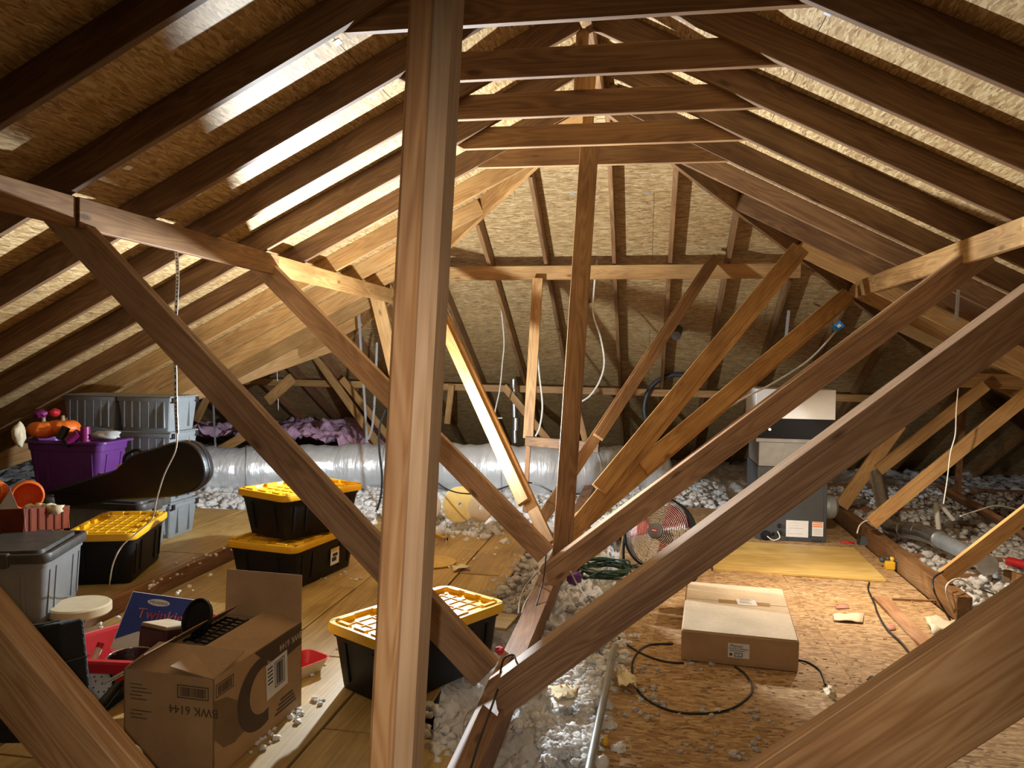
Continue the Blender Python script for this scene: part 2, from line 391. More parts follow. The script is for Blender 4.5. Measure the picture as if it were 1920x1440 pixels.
def sheath(parent, W, u0, u1, vmax, planes):
    """4 x 8 ft panels, long side along u, staggered; planes clip in (u, v)."""
    v = 0.0; k = 0
    while v < vmax:
        u = u0-(1.22 if k % 2 else 0.0)
        while u < u1:
            g = 0.0016
            poly = [(u+g, v+g), (u+2.44-g, v+g), (u+2.44-g, v+1.22-g), (u+g, v+1.22-g)]
            for pl in planes:
                poly = clip(poly, *pl)
                if len(poly) < 3: break
            if len(poly) >= 3:
                A = abs(sum(poly[i][0]*poly[(i+1) % len(poly)][1]-poly[(i+1) % len(poly)][0]*poly[i][1] for i in range(len(poly))))
                if A > 0.01: MB().prism(poly, 0, 0.012).build('sheathing_panel', 'osb', parent, W)
            u += 2.44
        v += 1.22; k += 1
WL = frame((RX, 0, RZ+VO), (0, 1, 0), (-1/NS, 0, -S/NS), (-S/NS, 0, 1/NS))       # z axis points outwards (up)
WR = frame((RX, 0, RZ+VO), (0, 1, 0), (1/NS, 0, -S/NS), (S/NS, 0, 1/NS))
WH = frame((0, HY, RZ+VO), (1, 0, 0), (0, 1/NS, -S/NS), (0, S/NS, 1/NS))
YB = -5.0
# u = y, v = (RX-x)*NS  ->  hip: y <= HY + (RX-x) = HY + v/NS ; valley: y <= x+VAL = RX - v/NS + VAL
sheath(ceiling_left, WL, YB+0.35, 9.4, 7.7, [(-1, 0, -YB), (1, -1/NS, HY), (1, 1/NS, RX+VAL)])
sheath(ceiling_right, WR, YB+0.9, 13.5, 7.7, [(-1, 0, -YB), (1, -1/NS, HY)])
# far plane: u = x, v = (y-HY)*NS ; right hip x <= RX + v/NS ; left: x >= RX - v/NS above the wing ridge
def far_left(poly): return poly
sheath(ceiling_far, WH, -3.6-2.44*3, 8.0, 7.9, [(-1, -1/NS, -RX), (1, -1/NS, RX), (0, 1, (TOPV[1]-HY)*NS)])
sheath(ceiling_far, WH, -3.6-2.44*3, 8.0, 7.9, [(1, -1/NS, RX), (0, -1, -(TOPV[1]-HY)*NS)])

def rafter_l(y, x1, x0=RX-0.02, name='rafter', mat='lumber_shaded'):
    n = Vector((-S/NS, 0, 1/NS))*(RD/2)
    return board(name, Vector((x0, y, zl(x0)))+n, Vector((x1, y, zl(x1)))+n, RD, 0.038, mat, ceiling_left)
def rafter_r(y, x1, x0=RX+0.02, name='rafter', mat='lumber_shaded'):
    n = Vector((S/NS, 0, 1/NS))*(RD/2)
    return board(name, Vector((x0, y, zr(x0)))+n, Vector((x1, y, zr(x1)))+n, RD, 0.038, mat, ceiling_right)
for i in range(-11, 6):
    y = Y0+i*DY
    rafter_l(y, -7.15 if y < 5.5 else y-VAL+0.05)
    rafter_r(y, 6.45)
for i in range(6, 12):
    y = Y0+i*DY
    xh = RX-(y-HY)-0.03
    if xh > y-VAL+0.2: rafter_l(y, y-VAL+0.05, xh, 'jack_rafter', 'lumber_pale')
    xr = RX+(y-HY)+0.03
    if xr < 6.3: rafter_r(y, 6.45, xr, 'jack_rafter', 'lumber_shaded' if i < 8 else 'lumber_pale')
def rafter_h(x, y0, y1, mat='lumber'):
    n = Vector((0, S/NS, 1/NS))*(RD/2)
    return board('jack_rafter', Vector((x, y0, zh(y0)))+n, Vector((x, y1, zh(y1)))+n, RD, 0.038, mat, ceiling_far, nrm=(-1, 0, 0))
for x in (-8.4, -7.79, -7.18, -6.57, -5.96, -5.35, -4.74, -4.13, -3.52, -2.91, -2.15, -1.555, -0.985, -0.32, 0.21, 0.75, 1.36, 1.97, 2.58, 3.19, 3.8, 4.41, 5.02):
    ys = HY+abs(x-RX)+0.03 if x > TOPV[0] else TOPV[1]+0.05
    rafter_h(x, ys, 12.9, 'lumber_red' if x < -3 else 'lumber')
# metal clips in the seams between the far panels
for k, xs in ((1, (-1.25, -0.65, 0.0, 0.48)), (2, (-1.85, -1.25, -0.65, 0.0, 0.48, 1.1)), (3, (-2.5, -1.85, -1.25, -0.65, 0.0, 0.48, 1.1, 1.7))):
    for x in xs: MB().box((x-0.022, 1.22*k-0.016, -0.003), (x+0.022, 1.22*k+0.016, 0.001)).build('panel_clip', 'strap_metal', ceiling_far, WH)
for k in (1, 2, 3):
    for y in (3.45, 4.05, 4.65): MB().box((y-0.022, 1.22*k-0.016, -0.003), (y+0.022, 1.22*k+0.016, 0.001)).build('panel_clip', 'strap_metal', ceiling_left, WL); MB().box((y-0.022, 1.22*k-0.016, -0.003), (y+0.022, 1.22*k+0.016, 0.001)).build('panel_clip', 'strap_metal', ceiling_right, WR)
# ridge board, hips and valley
board('ridge_board', (RX, YB, RZ+0.075), (RX, HY+0.05, RZ+0.075), 0.19, 0.038, 'lumber', ceiling_left, nrm=(-1, 0, 0))
def hip(p0, p1, nm, parent, mat='lumber', drop=0.03, wd=0.184):
    p0, p1 = Vector(p0), Vector(p1); d = (p1-p0).normalized(); side = d.cross(Vector((0, 0, 1))).normalized(); up = side.cross(d)
    o = up*(wd/2-drop)
    return board(nm, p0+o-side*0.019, p1+o-side*0.019, wd, 0.038, mat, parent, nrm=tuple(-side))
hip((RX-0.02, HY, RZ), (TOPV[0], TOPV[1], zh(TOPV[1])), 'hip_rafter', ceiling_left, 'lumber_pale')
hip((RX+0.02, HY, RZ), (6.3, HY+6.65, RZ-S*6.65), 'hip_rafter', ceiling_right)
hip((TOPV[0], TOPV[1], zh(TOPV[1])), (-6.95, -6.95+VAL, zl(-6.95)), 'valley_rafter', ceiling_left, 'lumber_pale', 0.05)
# wing roof over the far left, seen only from below its ridge
MB().add([(TOPV[0], TOPV[1], 1.77+VO), (-10.5, TOPV[1], 1.77+VO), (-10.5, 5.75, 0.1+VO), (-6.95, 5.75, 0.1+VO)], [(0, 1, 2, 3)]).build('wing_sheathing', 'osb', ceiling_left)
# closing walls behind the camera, at the wing's end and at the eaves
tag(MB().prism([(-7.4, -0.3), (6.7, -0.3), (6.7, 0.0), (RX, RZ+VO+0.05), (-7.4, 0.0)], 0, 0.02, frame((0, YB-0.02, 0), (1, 0, 0), (0, 0, 1), (0, -1, 0))).build('wall_back', 'osb'), kind='structure')
tag(MB().box((-10.55, 5.5, -0.3), (-10.5, 13, 2.0)).build('wall_left', 'osb'), kind='structure')

# ------------------------------------------------------------------ floor
floor = tag(MB().box((-10.5, YB, -0.30), (7.2, 13.2, -0.26)).build('floor', 'drywall'), kind='structure')
def deck(x0, x1, y0, y1, z=0.0, t=0.018, mat='deck', along='y', name='deck_panel'):
    if along == 'y':
        W = frame((x0, y0, z), (0, 1, 0), (-1, 0, 0), (0, 0, 1)); mb = MB().box((0, -(x1-x0), -t), (y1-y0, 0, 0))
    else:
        W = frame((x0, y0, z), (1, 0, 0), (0, 1, 0), (0, 0, 1)); mb = MB().box((0, 0, -t), (x1-x0, y1-y0, 0))
    return mb.build(name, mat, floor, W, bevel=0.0015)
g = 0.006
for i, (a, b) in enumerate([(-3.12, -2.52), (-2.52, -1.92), (-1.92, -1.32), (-1.32, -0.93)]):       # left deck, four strips
    cuts = [0.2, 2.6, 5.0, 7.15] if i % 2 else [0.2, 1.4, 3.8, 6.2, 7.3]
    if i == 3: cuts = [0.2, 3.05, 5.5, 7.0]
    for y0, y1 in zip(cuts[:-1], cuts[1:]):
        deck(a+g, b-g, y0+g, y1-g, 0.0+random.uniform(-0.003, 0.003))
deck(-0.925, -0.70, 0.2, 3.02, 0.012)
for a, b in ((-3.8, -3.21), (-4.41, -3.8), (-5.02, -4.41), (-5.63, -5.02)):                          # raised deck at the left
    for y0, y1 in ((0.4, 2.84), (2.84, 5.28), (5.28, 6.9)):
        deck(a+g, b-g, y0+g, y1-g, 0.09)
board('kerb_board', (-3.17, 0.3, 0.015), (-3.17, 7.0, 0.015), 0.15, 0.038, 'lumber_red', floor, nrm=(1, 0, 0))
RXL = [-0.17, 1.05, 1.93]
for i, (a, b) in enumerate(zip(RXL[:-1], RXL[1:])):                                                  # right deck of OSB sheets
    cuts = [-0.2, 1.55, 2.98, 5.42, 7.86, 8.6] if i == 0 else [-0.2, 0.9, 3.34, 5.78, 8.6]
    for y0, y1 in zip(cuts[:-1], cuts[1:]):
        deck(a+0.002, b-0.002, y0+0.002, y1-0.002, random.uniform(-0.003, 0.003), 0.019, 'osb_floor', 'x', 'deck_sheet')
deck(1.935, 2.5, 1.0, 4.6, -0.01, 0.019, 'osb_floor', 'x', 'deck_sheet')
for y in (2.0, 2.6, 3.2, 3.8, 4.45, 5.05, 5.65, 6.3, 6.9, 7.6, 8.3, 9.1, 9.9, 10.8):                 # joists showing through the insulation
    board('joist', (2.12, y, -0.10), (6.4, y, -0.10), 0.2, 0.038, 'lumber_red', floor, nrm=(0, -1, 0))
for y in (7.6, 8.3, 9.2, 10.1):
    board('joist', (-1.2, y, -0.12), (1.0, y, -0.12), 0.2, 0.038, 'lumber_red', floor, nrm=(0, -1, 0))

# ------------------------------------------------------------------ timber frame
def beam(name, label, p0, p1, wd, th, mat='lumber', cat='beam', group=None, **kw):
    return tag(board(name, p0, p1, wd, th, mat, **kw), label, cat, group)
def two_ply(name, label, cat, group, plies, loc):
    t = thing(name, loc, label, cat, group)
    for a in plies: board('plank', *a[:4], **({'parent': t, **a[4]}))
    return t
# collar ties
TIES = [(0, -1.42, 0.58, 'highest and nearest collar tie, cut by the top of the photo'), (1, -1.33, 0.56, 'dark brown collar tie second from the top of the photo'),
        (2, -1.33, 0.53, 'collar tie third from the top, with dark stains underneath'), (3, -1.33, 0.51, 'collar tie fourth from the top, just above the farthest one')]
for k, xa, xb, lb in TIES:
    y = Y0+(k+1)*DY+0.04
    mb_p0, mb_p1 = Vector((xa, y, 2.965+0.07)), Vector((xb, y, 2.965+0.07))
    beam('collar_tie', lb, mb_p0, mb_p1, 0.14, 0.038, 'lumber', group='collar ties under the ridge', k0=-1.9, k1=-1.9)
beam('collar_tie', 'shortest collar tie with square ends where the far hip begins', (-1.23, 5.56, 3.055), (0.55, 5.56, 3.05), 0.14, 0.038, 'lumber', group='collar ties under the ridge')
# ridge posts
beam('ridge_post', 'short pale ridge post above the nearest collar ties', (RX-0.03, 4.36, 3.10), (RX-0.02, 4.36, 3.44), 0.07, 0.038, 'lumber_pale', 'post', 'short posts under the ridge')
beam('ridge_post', 'short pale ridge post behind the third collar tie', (RX-0.03, 4.99, 3.10), (RX-0.02, 4.99, 3.44), 0.07, 0.038, 'lumber_pale', 'post', 'short posts under the ridge')
# purlins
two_ply('roof_purlin', 'long purlin under the left rafters, spliced where the struts meet it', 'beam', 'purlins under the rafters',
        [((-2.565, 0.2, 2.225), (-2.565, 3.14, 2.225), 0.14, 0.038, {'nrm': (1, 0, 0), 'mat': 'lumber'}),
         ((-2.555, 3.15, 2.225), (-2.555, 5.10, 2.225), 0.14, 0.038, {'nrm': (1, 0, 0), 'mat': 'lumber'}),
         ((-2.560, 5.11, 2.225), (-2.560, 7.62, 2.225), 0.14, 0.038, {'nrm': (1, 0, 0), 'mat': 'lumber_pale'})], (-2.57, 3.1, 2.15))
two_ply('roof_purlin', 'purlin under the right rafters with a cracked, weathered face', 'beam', 'purlins under the rafters',
        [((1.82, 0.2, 2.245), (1.82, 4.18, 2.245), 0.14, 0.038, {'nrm': (-1, 0, 0), 'mat': 'lumber_pale'}),
         ((1.83, 4.19, 2.25), (1.845, 7.30, 2.25), 0.14, 0.038, {'nrm': (-1, 0, 0), 'mat': 'lumber_pale'})], (1.83, 4, 2.17))
beam('roof_purlin', 'level purlin across the far hip rafters, upper of the two', PY(806, 513, 7.50), PY(1502, 507, 7.50), 0.135, 0.038, 'lumber_pale', group='purlins under the rafters')
beam('roof_purlin', 'low level brace across the far slope just above the silver duct', PY(455, 715, 9.95), PY(1690, 749, 9.95), 0.09, 0.038, 'lumber_pale', group='purlins under the rafters')
# V struts (three pairs): foot on the centre beam, head under the purlins
VS = [(1.29, 'nearest'), (3.11, 'middle'), (4.95, 'farthest')]
def vstrut(label, a, b, wd, mat, th=0.072, k0=0.0):
    t = thing('roof_strut', b if b[2] < a[2] else a, label, 'strut', 'diagonal roof struts')
    o = Vector((0, th/2, 0)); a, b = Vector(a), Vector(b)
    board('plank', a, b, wd, th/2-0.0005, mat, t, k0=k0); board('plank', a+o, b+o, wd-0.002, th/2, mat, t, k0=k0); return t
def tstrut(label, a, b, mat, cap=0.14, hgt=0.142):
    """an upright web with a flat board nailed along its top edge; a->b is the middle of the front face"""
    t = thing('roof_strut', a, label, 'strut', 'diagonal roof struts'); a, b = Vector(a), Vector(b)
    d = (b-a).normalized(); n = Vector((-d.z, 0, d.x)).normalized(); h = hgt/2
    board('web_plank', a-n*0.019, b-n*0.019, hgt-0.038, 0.038, mat, t, k0=0.55)
    board('cap_plank', a+n*(h-0.019)+Vector((0, -0.001, 0)), b+n*(h-0.019)+Vector((0, -0.001, 0)), 0.0375, cap, mat, t); return t
vstrut('near left strut filling the bottom left corner of the photo', (-2.62, 1.37, 2.20), (-0.63, 1.37, 0.26), 0.14, 'post')
vstrut('near right strut filling the bottom right corner of the photo', (-0.50, 1.29, 0.22), (1.86, 1.29, 2.18), 0.145, 'post')
vstrut('long left strut running from the purlin splice down behind the front post', PY(96, 392, 3.185), PY(909, 1268, 3.185), 0.14, 'strut')
tstrut('long right strut with a bright top edge, crossing in front of the furnace', PY(926, 1320, 3.11), PY(1976, 552, 3.11), 'strut')
vstrut('shorter left strut from the purlin to the foot of the centre post', PY(478, 487, 5.025), PY(1022, 1042, 5.025), 0.14, 'strut')
tstrut('right strut in front of the fan, parallel to the long furnace strut', PY(1023, 1086, 4.92), PY(1851, 471, 4.92), 'strut')
# posts
two_ply('ridge_support_post', 'tall doubled upright post standing nearest the camera', 'post', None,
        [(PY(728, 1100, 1.22), PY(791, -60, 1.22), 0.040, 0.089, {'mat': 'post', 'bevel': 0.006}),
         (PY(767, 1100, 1.22), PY(829, -60, 1.22), 0.038, 0.089, {'mat': 'post_pale', 'bevel': 0.009})], (-0.45, 1.26, 0.2))
for pl in list(bpy.data.objects['ridge_support_post'].children):                                   # run the plies down to the centre beam
    me = pl.data; xs = [v.co.x for v in me.vertices]; x0 = min(xs)
    for v in me.vertices:
        if v.co.x < x0+0.001: v.co.x -= 1.07
beam('centre_post', 'upright post in the middle where all far struts meet', PY(1053, 1045, 5.11), PY(1105, 270, 5.52), 0.13, 0.038, 'lumber', 'post')
beam('centre_beam', 'low beam along the middle of the floor under the strut feet', (-0.665, 0.3, 0.055), (-0.665, 9.2, 0.055), 0.14, 0.115, 'lumber_red', 'beam', nrm=(-1, 0, 0))
beam('edge_beam', 'low doubled beam along the right edge of the floor deck', (1.955, 5.17, 0.06), (1.955, 11.0, 0.06), 0.16, 0.09, 'lumber', 'beam', nrm=(-1, 0, 0))
# fan of far struts
def L2(label, a, b, Ya, Yb, e, front=0.089, mat='lumber', off=(-0.02, 0.045, 0.0), name='hip_strut'):
    """two 2x4 boards nailed together: a front board from a to e, a rear one from a to b"""
    A, B = PY(*a, Ya), PY(*b, Yb); t0 = (B-A); f = (Vector((e[0]-a[0], e[1]-a[1]))).length/(Vector((b[0]-a[0], b[1]-a[1]))).length
    return two_ply(name, label, 'strut', 'doubled struts under the far hips',
                   [(A, A+t0*f, front, 0.038, {'mat': mat}), (A+Vector(off), B+Vector(off), front, 0.038, {'mat': mat})], A+t0)
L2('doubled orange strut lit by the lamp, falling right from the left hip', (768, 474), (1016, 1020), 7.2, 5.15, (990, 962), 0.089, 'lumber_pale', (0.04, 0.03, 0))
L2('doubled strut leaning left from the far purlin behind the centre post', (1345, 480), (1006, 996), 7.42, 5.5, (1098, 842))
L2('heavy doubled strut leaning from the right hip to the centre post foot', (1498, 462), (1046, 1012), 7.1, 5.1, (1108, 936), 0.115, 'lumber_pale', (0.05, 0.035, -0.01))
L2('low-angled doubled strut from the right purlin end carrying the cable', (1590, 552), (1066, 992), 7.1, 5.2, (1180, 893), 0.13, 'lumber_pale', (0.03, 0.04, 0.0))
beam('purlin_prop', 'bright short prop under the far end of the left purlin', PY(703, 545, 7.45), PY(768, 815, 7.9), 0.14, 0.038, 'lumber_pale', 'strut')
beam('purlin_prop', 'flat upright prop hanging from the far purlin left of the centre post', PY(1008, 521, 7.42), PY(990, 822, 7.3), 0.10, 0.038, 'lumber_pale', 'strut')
beam('cross_block', 'short level block nailed behind the centre post', PY(984, 827, 7.2), PY(1122, 839, 7.0), 0.09, 0.038, 'lumber', 'block')
beam('purlin_prop', 'thin dark prop below the level block, standing in front of the duct', PY(990, 836, 7.28), PY(984, 960, 7.4), 0.045, 0.038, 'lumber_red', 'strut')
# braces on the far slope
for a, b, Y, wd, lb in [((590, 668), (712, 838), 9.6, 0.10, 'pale brace falling right below the left hip'), ((640, 710), (738, 832), 9.7, 0.09, 'lower brace beside the pale brace, behind the hanging straps'),
                        ((548, 708), (500, 752), 8.9, 0.13, 'short stub of board sticking up behind the left strut'), ((462, 815), (392, 856), 8.6, 0.11, 'short board lying on the pink insulation'),
                        ((944, 724), (1052, 856), 9.6, 0.09, 'brace behind the flat upright prop'), ((846, 722), (838, 795), 9.85, 0.08, 'little upright under the low brace beside the front post'),
                        ((1076, 742), (1098, 830), 9.0, 0.07, 'small upright right of the centre post'), ((388, 744), (366, 790), 9.3, 0.09, 'little prop behind the grey bins')]:
    beam('brace', lb, PY(*a, Y), PY(*b, Y), wd, 0.038, 'lumber_pale', 'brace')
# struts and braces at the right
def rs(label, a, b, Y, wd, th=0.038, mat='lumber', Yb=None, **kw):
    return beam('brace', label, PY(*a, Y), PY(*b, Yb or Y), wd, th, mat, 'brace', **kw)
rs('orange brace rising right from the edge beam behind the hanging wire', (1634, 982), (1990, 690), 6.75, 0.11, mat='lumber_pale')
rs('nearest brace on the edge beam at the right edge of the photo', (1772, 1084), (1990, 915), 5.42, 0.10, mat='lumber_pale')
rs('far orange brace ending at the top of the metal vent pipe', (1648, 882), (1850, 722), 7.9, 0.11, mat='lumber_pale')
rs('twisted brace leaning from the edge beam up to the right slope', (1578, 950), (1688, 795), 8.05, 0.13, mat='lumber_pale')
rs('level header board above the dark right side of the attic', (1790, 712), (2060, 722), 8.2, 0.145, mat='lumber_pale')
rs('thin upright prop in the dark at the right', (1808, 752), (1796, 930), 9.2, 0.06, mat='lumber_red')
rs('short stub beside the thin upright prop', (1802, 752), (1801, 800), 9.1, 0.05, mat='lumber_red')
rs('dark joist trimmer receding through the right insulation', (1768, 915), (1925, 1000), 9.0, 0.17, mat='lumber_red', Yb=7.0)

# ------------------------------------------------------------------ lamps of the place
def work_lamp(loc, power, color, plate, label, holder=True):
    t = thing('work_lamp', loc, label, 'lamp')
    L = WM[t.name]
    if holder:
        MB().lathe([(0.001, -0.075), (0.03, -0.075), (0.034, -0.06), (plate, -0.05), (plate, -0.046), (0.02, -0.042), (0.018, -0.03), (0.001, -0.03)], 20).build('light_cutoff_plate', 'white_plastic', t, smooth=True, auto=0.6)  # unseen plate, added under the lamp to cut off its downward light
    l = bpy.data.lights.new('lamp_light', 'POINT'); l.energy = power; l.color = color; l.shadow_soft_size = 0.028
    o = bpy.data.objects.new('lamp_light', l); attach(o, L, t)
    l2 = bpy.data.lights.new('lamp_beam', 'SPOT'); l2.energy = BEAM_A; l2.color = color; l2.shadow_soft_size = 0.028; l2.spot_size = math.radians(164); l2.spot_blend = 0.7
    o2 = bpy.data.objects.new('lamp_beam', l2); attach(o2, L @ Vector((0.42, -1.0, 0.72)).to_track_quat('-Z', 'Y').to_matrix().to_4x4(), t)
    return t
work_lamp(LAMP_A, POWER_A, (0.83, 0.93, 1.0), 0.085, 'work lamp behind the tall front post, on an unseen plate added to block its downward light')
MB().tube([LAMP_A-Vector((0, 0, 0.07)), LAMP_A-Vector((-0.01, 0.03, 0.55)), Vector((LAMP_A.x+0.05, LAMP_A.y, 0.0))], 0.008).build('lamp_stand', 'black_cord', bpy.data.objects['work_lamp'], Matrix.Identity(4))
lc = bpy.data.lights.new('service_lamp', 'SPOT'); lc.energy = POWER_C; lc.color = (1.0, 0.84, 0.64); lc.shadow_soft_size = 0.03; lc.spot_size = math.radians(172); lc.spot_blend = 0.35
lco = bpy.data.objects.new('service_lamp', lc); col.objects.link(lco); lco.location = LAMP_C
lco.rotation_euler = Vector((0.35, 0.25, -1.0)).to_track_quat('-Z', 'Y').to_euler()

# ------------------------------------------------------------------ loose insulation (stuff)
def fbm(x, y, o=5, f=1.0, seed=0):
    out = np.zeros_like(x); a = 1.0
    for k in range(o):
        r = np.random.default_rng(seed*97+k); T = r.random((256, 256)); X, Y = x*f, y*f
        i, j = np.floor(X).astype(int), np.floor(Y).astype(int); u, v = X-i, Y-j; u = u*u*(3-2*u); v = v*v*(3-2*v)
        g = lambda p, q: T[p & 255, q & 255]
        out += a*((g(i, j)*(1-u)+g(i+1, j)*u)*(1-v)+(g(i, j+1)*(1-u)+g(i+1, j+1)*u)*v-0.5); a *= 0.55; f *= 2.1
    return out
def field(name, x0, x1, y0, y1, st, zf, mat, label, cat='insulation'):
    xs = np.arange(x0, x1+st/2, st); ys = np.arange(y0, y1+st/2, st); X, Y = np.meshgrid(xs, ys); Z = zf(X, Y)
    X = X+fbm(X, Y, 3, 9, 31)*st*1.2; Y = Y+fbm(X, Y, 3, 9, 47)*st*1.2
    nx, ny = len(xs), len(ys); v = np.stack([X, Y, Z], -1).reshape(-1, 3)
    k = np.arange(nx*ny).reshape(ny, nx); f = np.stack([k[:-1, :-1], k[:-1, 1:], k[1:, 1:], k[1:, :-1]], -1).reshape(-1, 4)
    me = bpy.data.meshes.new(name); me.from_pydata(v.tolist(), [], f.tolist()); me.polygons.foreach_set('use_smooth', [True]*len(me.polygons)); me.materials.append(M[mat])
    o = bpy.data.objects.new(name, me); attach(o, Matrix.Identity(4)); return tag(o, label, cat, kind='stuff')
def lump(x, y, f, a, s): return np.abs(fbm(x, y, 5, f, s))*a
field('loose_insulation', -0.95, -0.16, 0.5, 7.4, 0.011, lambda X, Y: -0.13-0.2*((X < -0.69) & (Y < 3.04))+0.10*fbm(X, Y, 3, 3.0, 3)+lump(X, Y, 11, 0.08, 5)+lump(X, Y, 34, 0.045, 6)+0.03*np.exp(-((X+0.35)/0.12)**2)*(Y < 4.2), 'insulation',
      'loose pale insulation in the gap along the middle of the floor')
field('loose_insulation', -10.4, 2.0, 6.95, 13.0, 0.045, lambda X, Y: np.where((X > -0.2) & (Y < 8.7), -0.22, -0.05+0.12*fbm(X, Y, 3, 1.3, 8)+lump(X, Y, 6, 0.16, 9)), 'insulation',
      'bright loose insulation spread in front of and behind the silver duct')
field('loose_insulation', 2.06, 6.6, 1.0, 13.0, 0.035, lambda X, Y: -0.11+0.13*fbm(X, Y, 3, 1.7, 12)+lump(X, Y, 7, 0.13, 13), 'insulation',
      'cream loose insulation between the joists right of the edge beam')
field('insulation_batt', -6.6, -3.3, 9.0, 11.4, 0.035, lambda X, Y: 0.46+0.20*fbm(X, Y, 3, 1.1, 21)+lump(X, Y, 3.5, 0.28, 22)-0.5*np.clip((X+4.0)/0.6, 0, 1)**2, 'insulation_pink',
      'pink fibreglass batts heaped behind the duct at the left')
def clumps(name, label, pts, mat, rmin, rmax, sub=2, z=0.0, cat='insulation'):
    mb = MB()
    for i, (x, y) in enumerate(pts):
        r = random.uniform(rmin, rmax); blob(mb, (x, y, z+r*0.45), r, i+random.random()*50, (1, 1, 0.75), sub, 0.75, 2.6)
    return tag(mb.build(name, mat, smooth=True), label, cat, kind='stuff')
def scatter(px, n, sx, sy, z=0.0):
    out = []
    for (x, y) in px:
        c = PZ(x, y, z)
        for _ in range(n): out.append((random.gauss(c.x, sx), random.gauss(c.y, sy)))
    return out
clumps('insulation_clumps', 'white fluffy insulation heaped beside the grey conduit at the bottom', scatter([(1110, 1290), (1080, 1350), (1060, 1400), (1130, 1240), (1090, 1320), (1040, 1370), (1140, 1200), (1075, 1290), (1115, 1370)], 42, 0.055, 0.09, 0), 'insulation', 0.010, 0.032, 3, -0.01)
clumps('insulation_clumps', 'white fluff spilled on the left deck beside the tall front post', scatter([(800, 1330), (850, 1385), (820, 1420), (880, 1410), (780, 1380)], 9, 0.035, 0.05), 'insulation', 0.010, 0.028)
clumps('insulation_clumps', 'small fluff crumbs along the crack beside the printed carton', scatter([(480, 1405), (520, 1370), (560, 1340), (600, 1310), (500, 1390)], 5, 0.03, 0.05), 'insulation', 0.006, 0.016)
clumps('insulation_clumps', 'grey fluff crumbs scattered on the right floor before the flat carton', scatter([(1200, 1310), (1240, 1320), (1200, 1350), (1310, 1400), (1380, 1420), (1440, 1405), (1330, 1340), (1420, 1350), (1220, 1260), (1300, 1245), (1180, 1290)], 7, 0.05, 0.05), 'insulation_grey', 0.006, 0.016)
clumps('insulation_clumps', 'grey dusty fluff heaped below the foot of the centre post', scatter([(950, 1090), (960, 1130), (930, 1110), (975, 1060), (990, 1120), (1090, 1140), (1080, 1180)], 26, 0.07, 0.16, 0.0), 'insulation_grey', 0.014, 0.04, 2, -0.03)
clumps('insulation_clumps', 'cream fluff heap by the yellow spool discs', scatter([(870, 990), (900, 1000), (850, 985), (930, 985), (830, 995)], 26, 0.10, 0.14), 'insulation', 0.015, 0.045, 2, -0.01)
clumps('insulation_clumps', 'yellow tuft of insulation on the deck beside the stacked totes', scatter([(425, 975), (410, 972), (440, 982)], 7, 0.05, 0.06), 'insulation_yellow', 0.02, 0.05)
clumps('insulation_clumps', 'white fluff crumbs along the raised edge of the left deck', scatter([(370, 1050), (330, 1080), (395, 1040), (300, 1095), (350, 1100), (215, 1160)], 5, 0.04, 0.10, 0.09), 'insulation', 0.006, 0.016, 2, 0.09)
clumps('insulation_clumps', 'white fluff crumbs on the deck behind the front yellow tote', scatter([(600, 1085), (640, 1080), (670, 1085), (850, 1065), (880, 1050), (930, 1035), (610, 1225), (590, 1262)], 3, 0.04, 0.06), 'insulation', 0.006, 0.014)

# splinters and wood chips on the right floor
mb = MB()
for i in range(420):
    px, py = random.uniform(1180, 1780), random.uniform(1070, 1430); c = PZ(px, py)
    if not (-0.12 < c.x < 1.85 and 2.4 < c.y < 7.0): continue
    a = random.uniform(0, 6.28); L, Wd = random.uniform(0.006, 0.03), random.uniform(0.002, 0.008)
    mb.box((-L/2, -Wd/2, 0), (L/2, Wd/2, 0.003), Matrix.Translation((c.x, c.y, 0.004)) @ Matrix.Rotation(a, 4, 'Z'))
tag(mb.build('wood_chips', 'tan_board'), 'small splinters and chips strewn over the right floor', 'debris', kind='stuff')

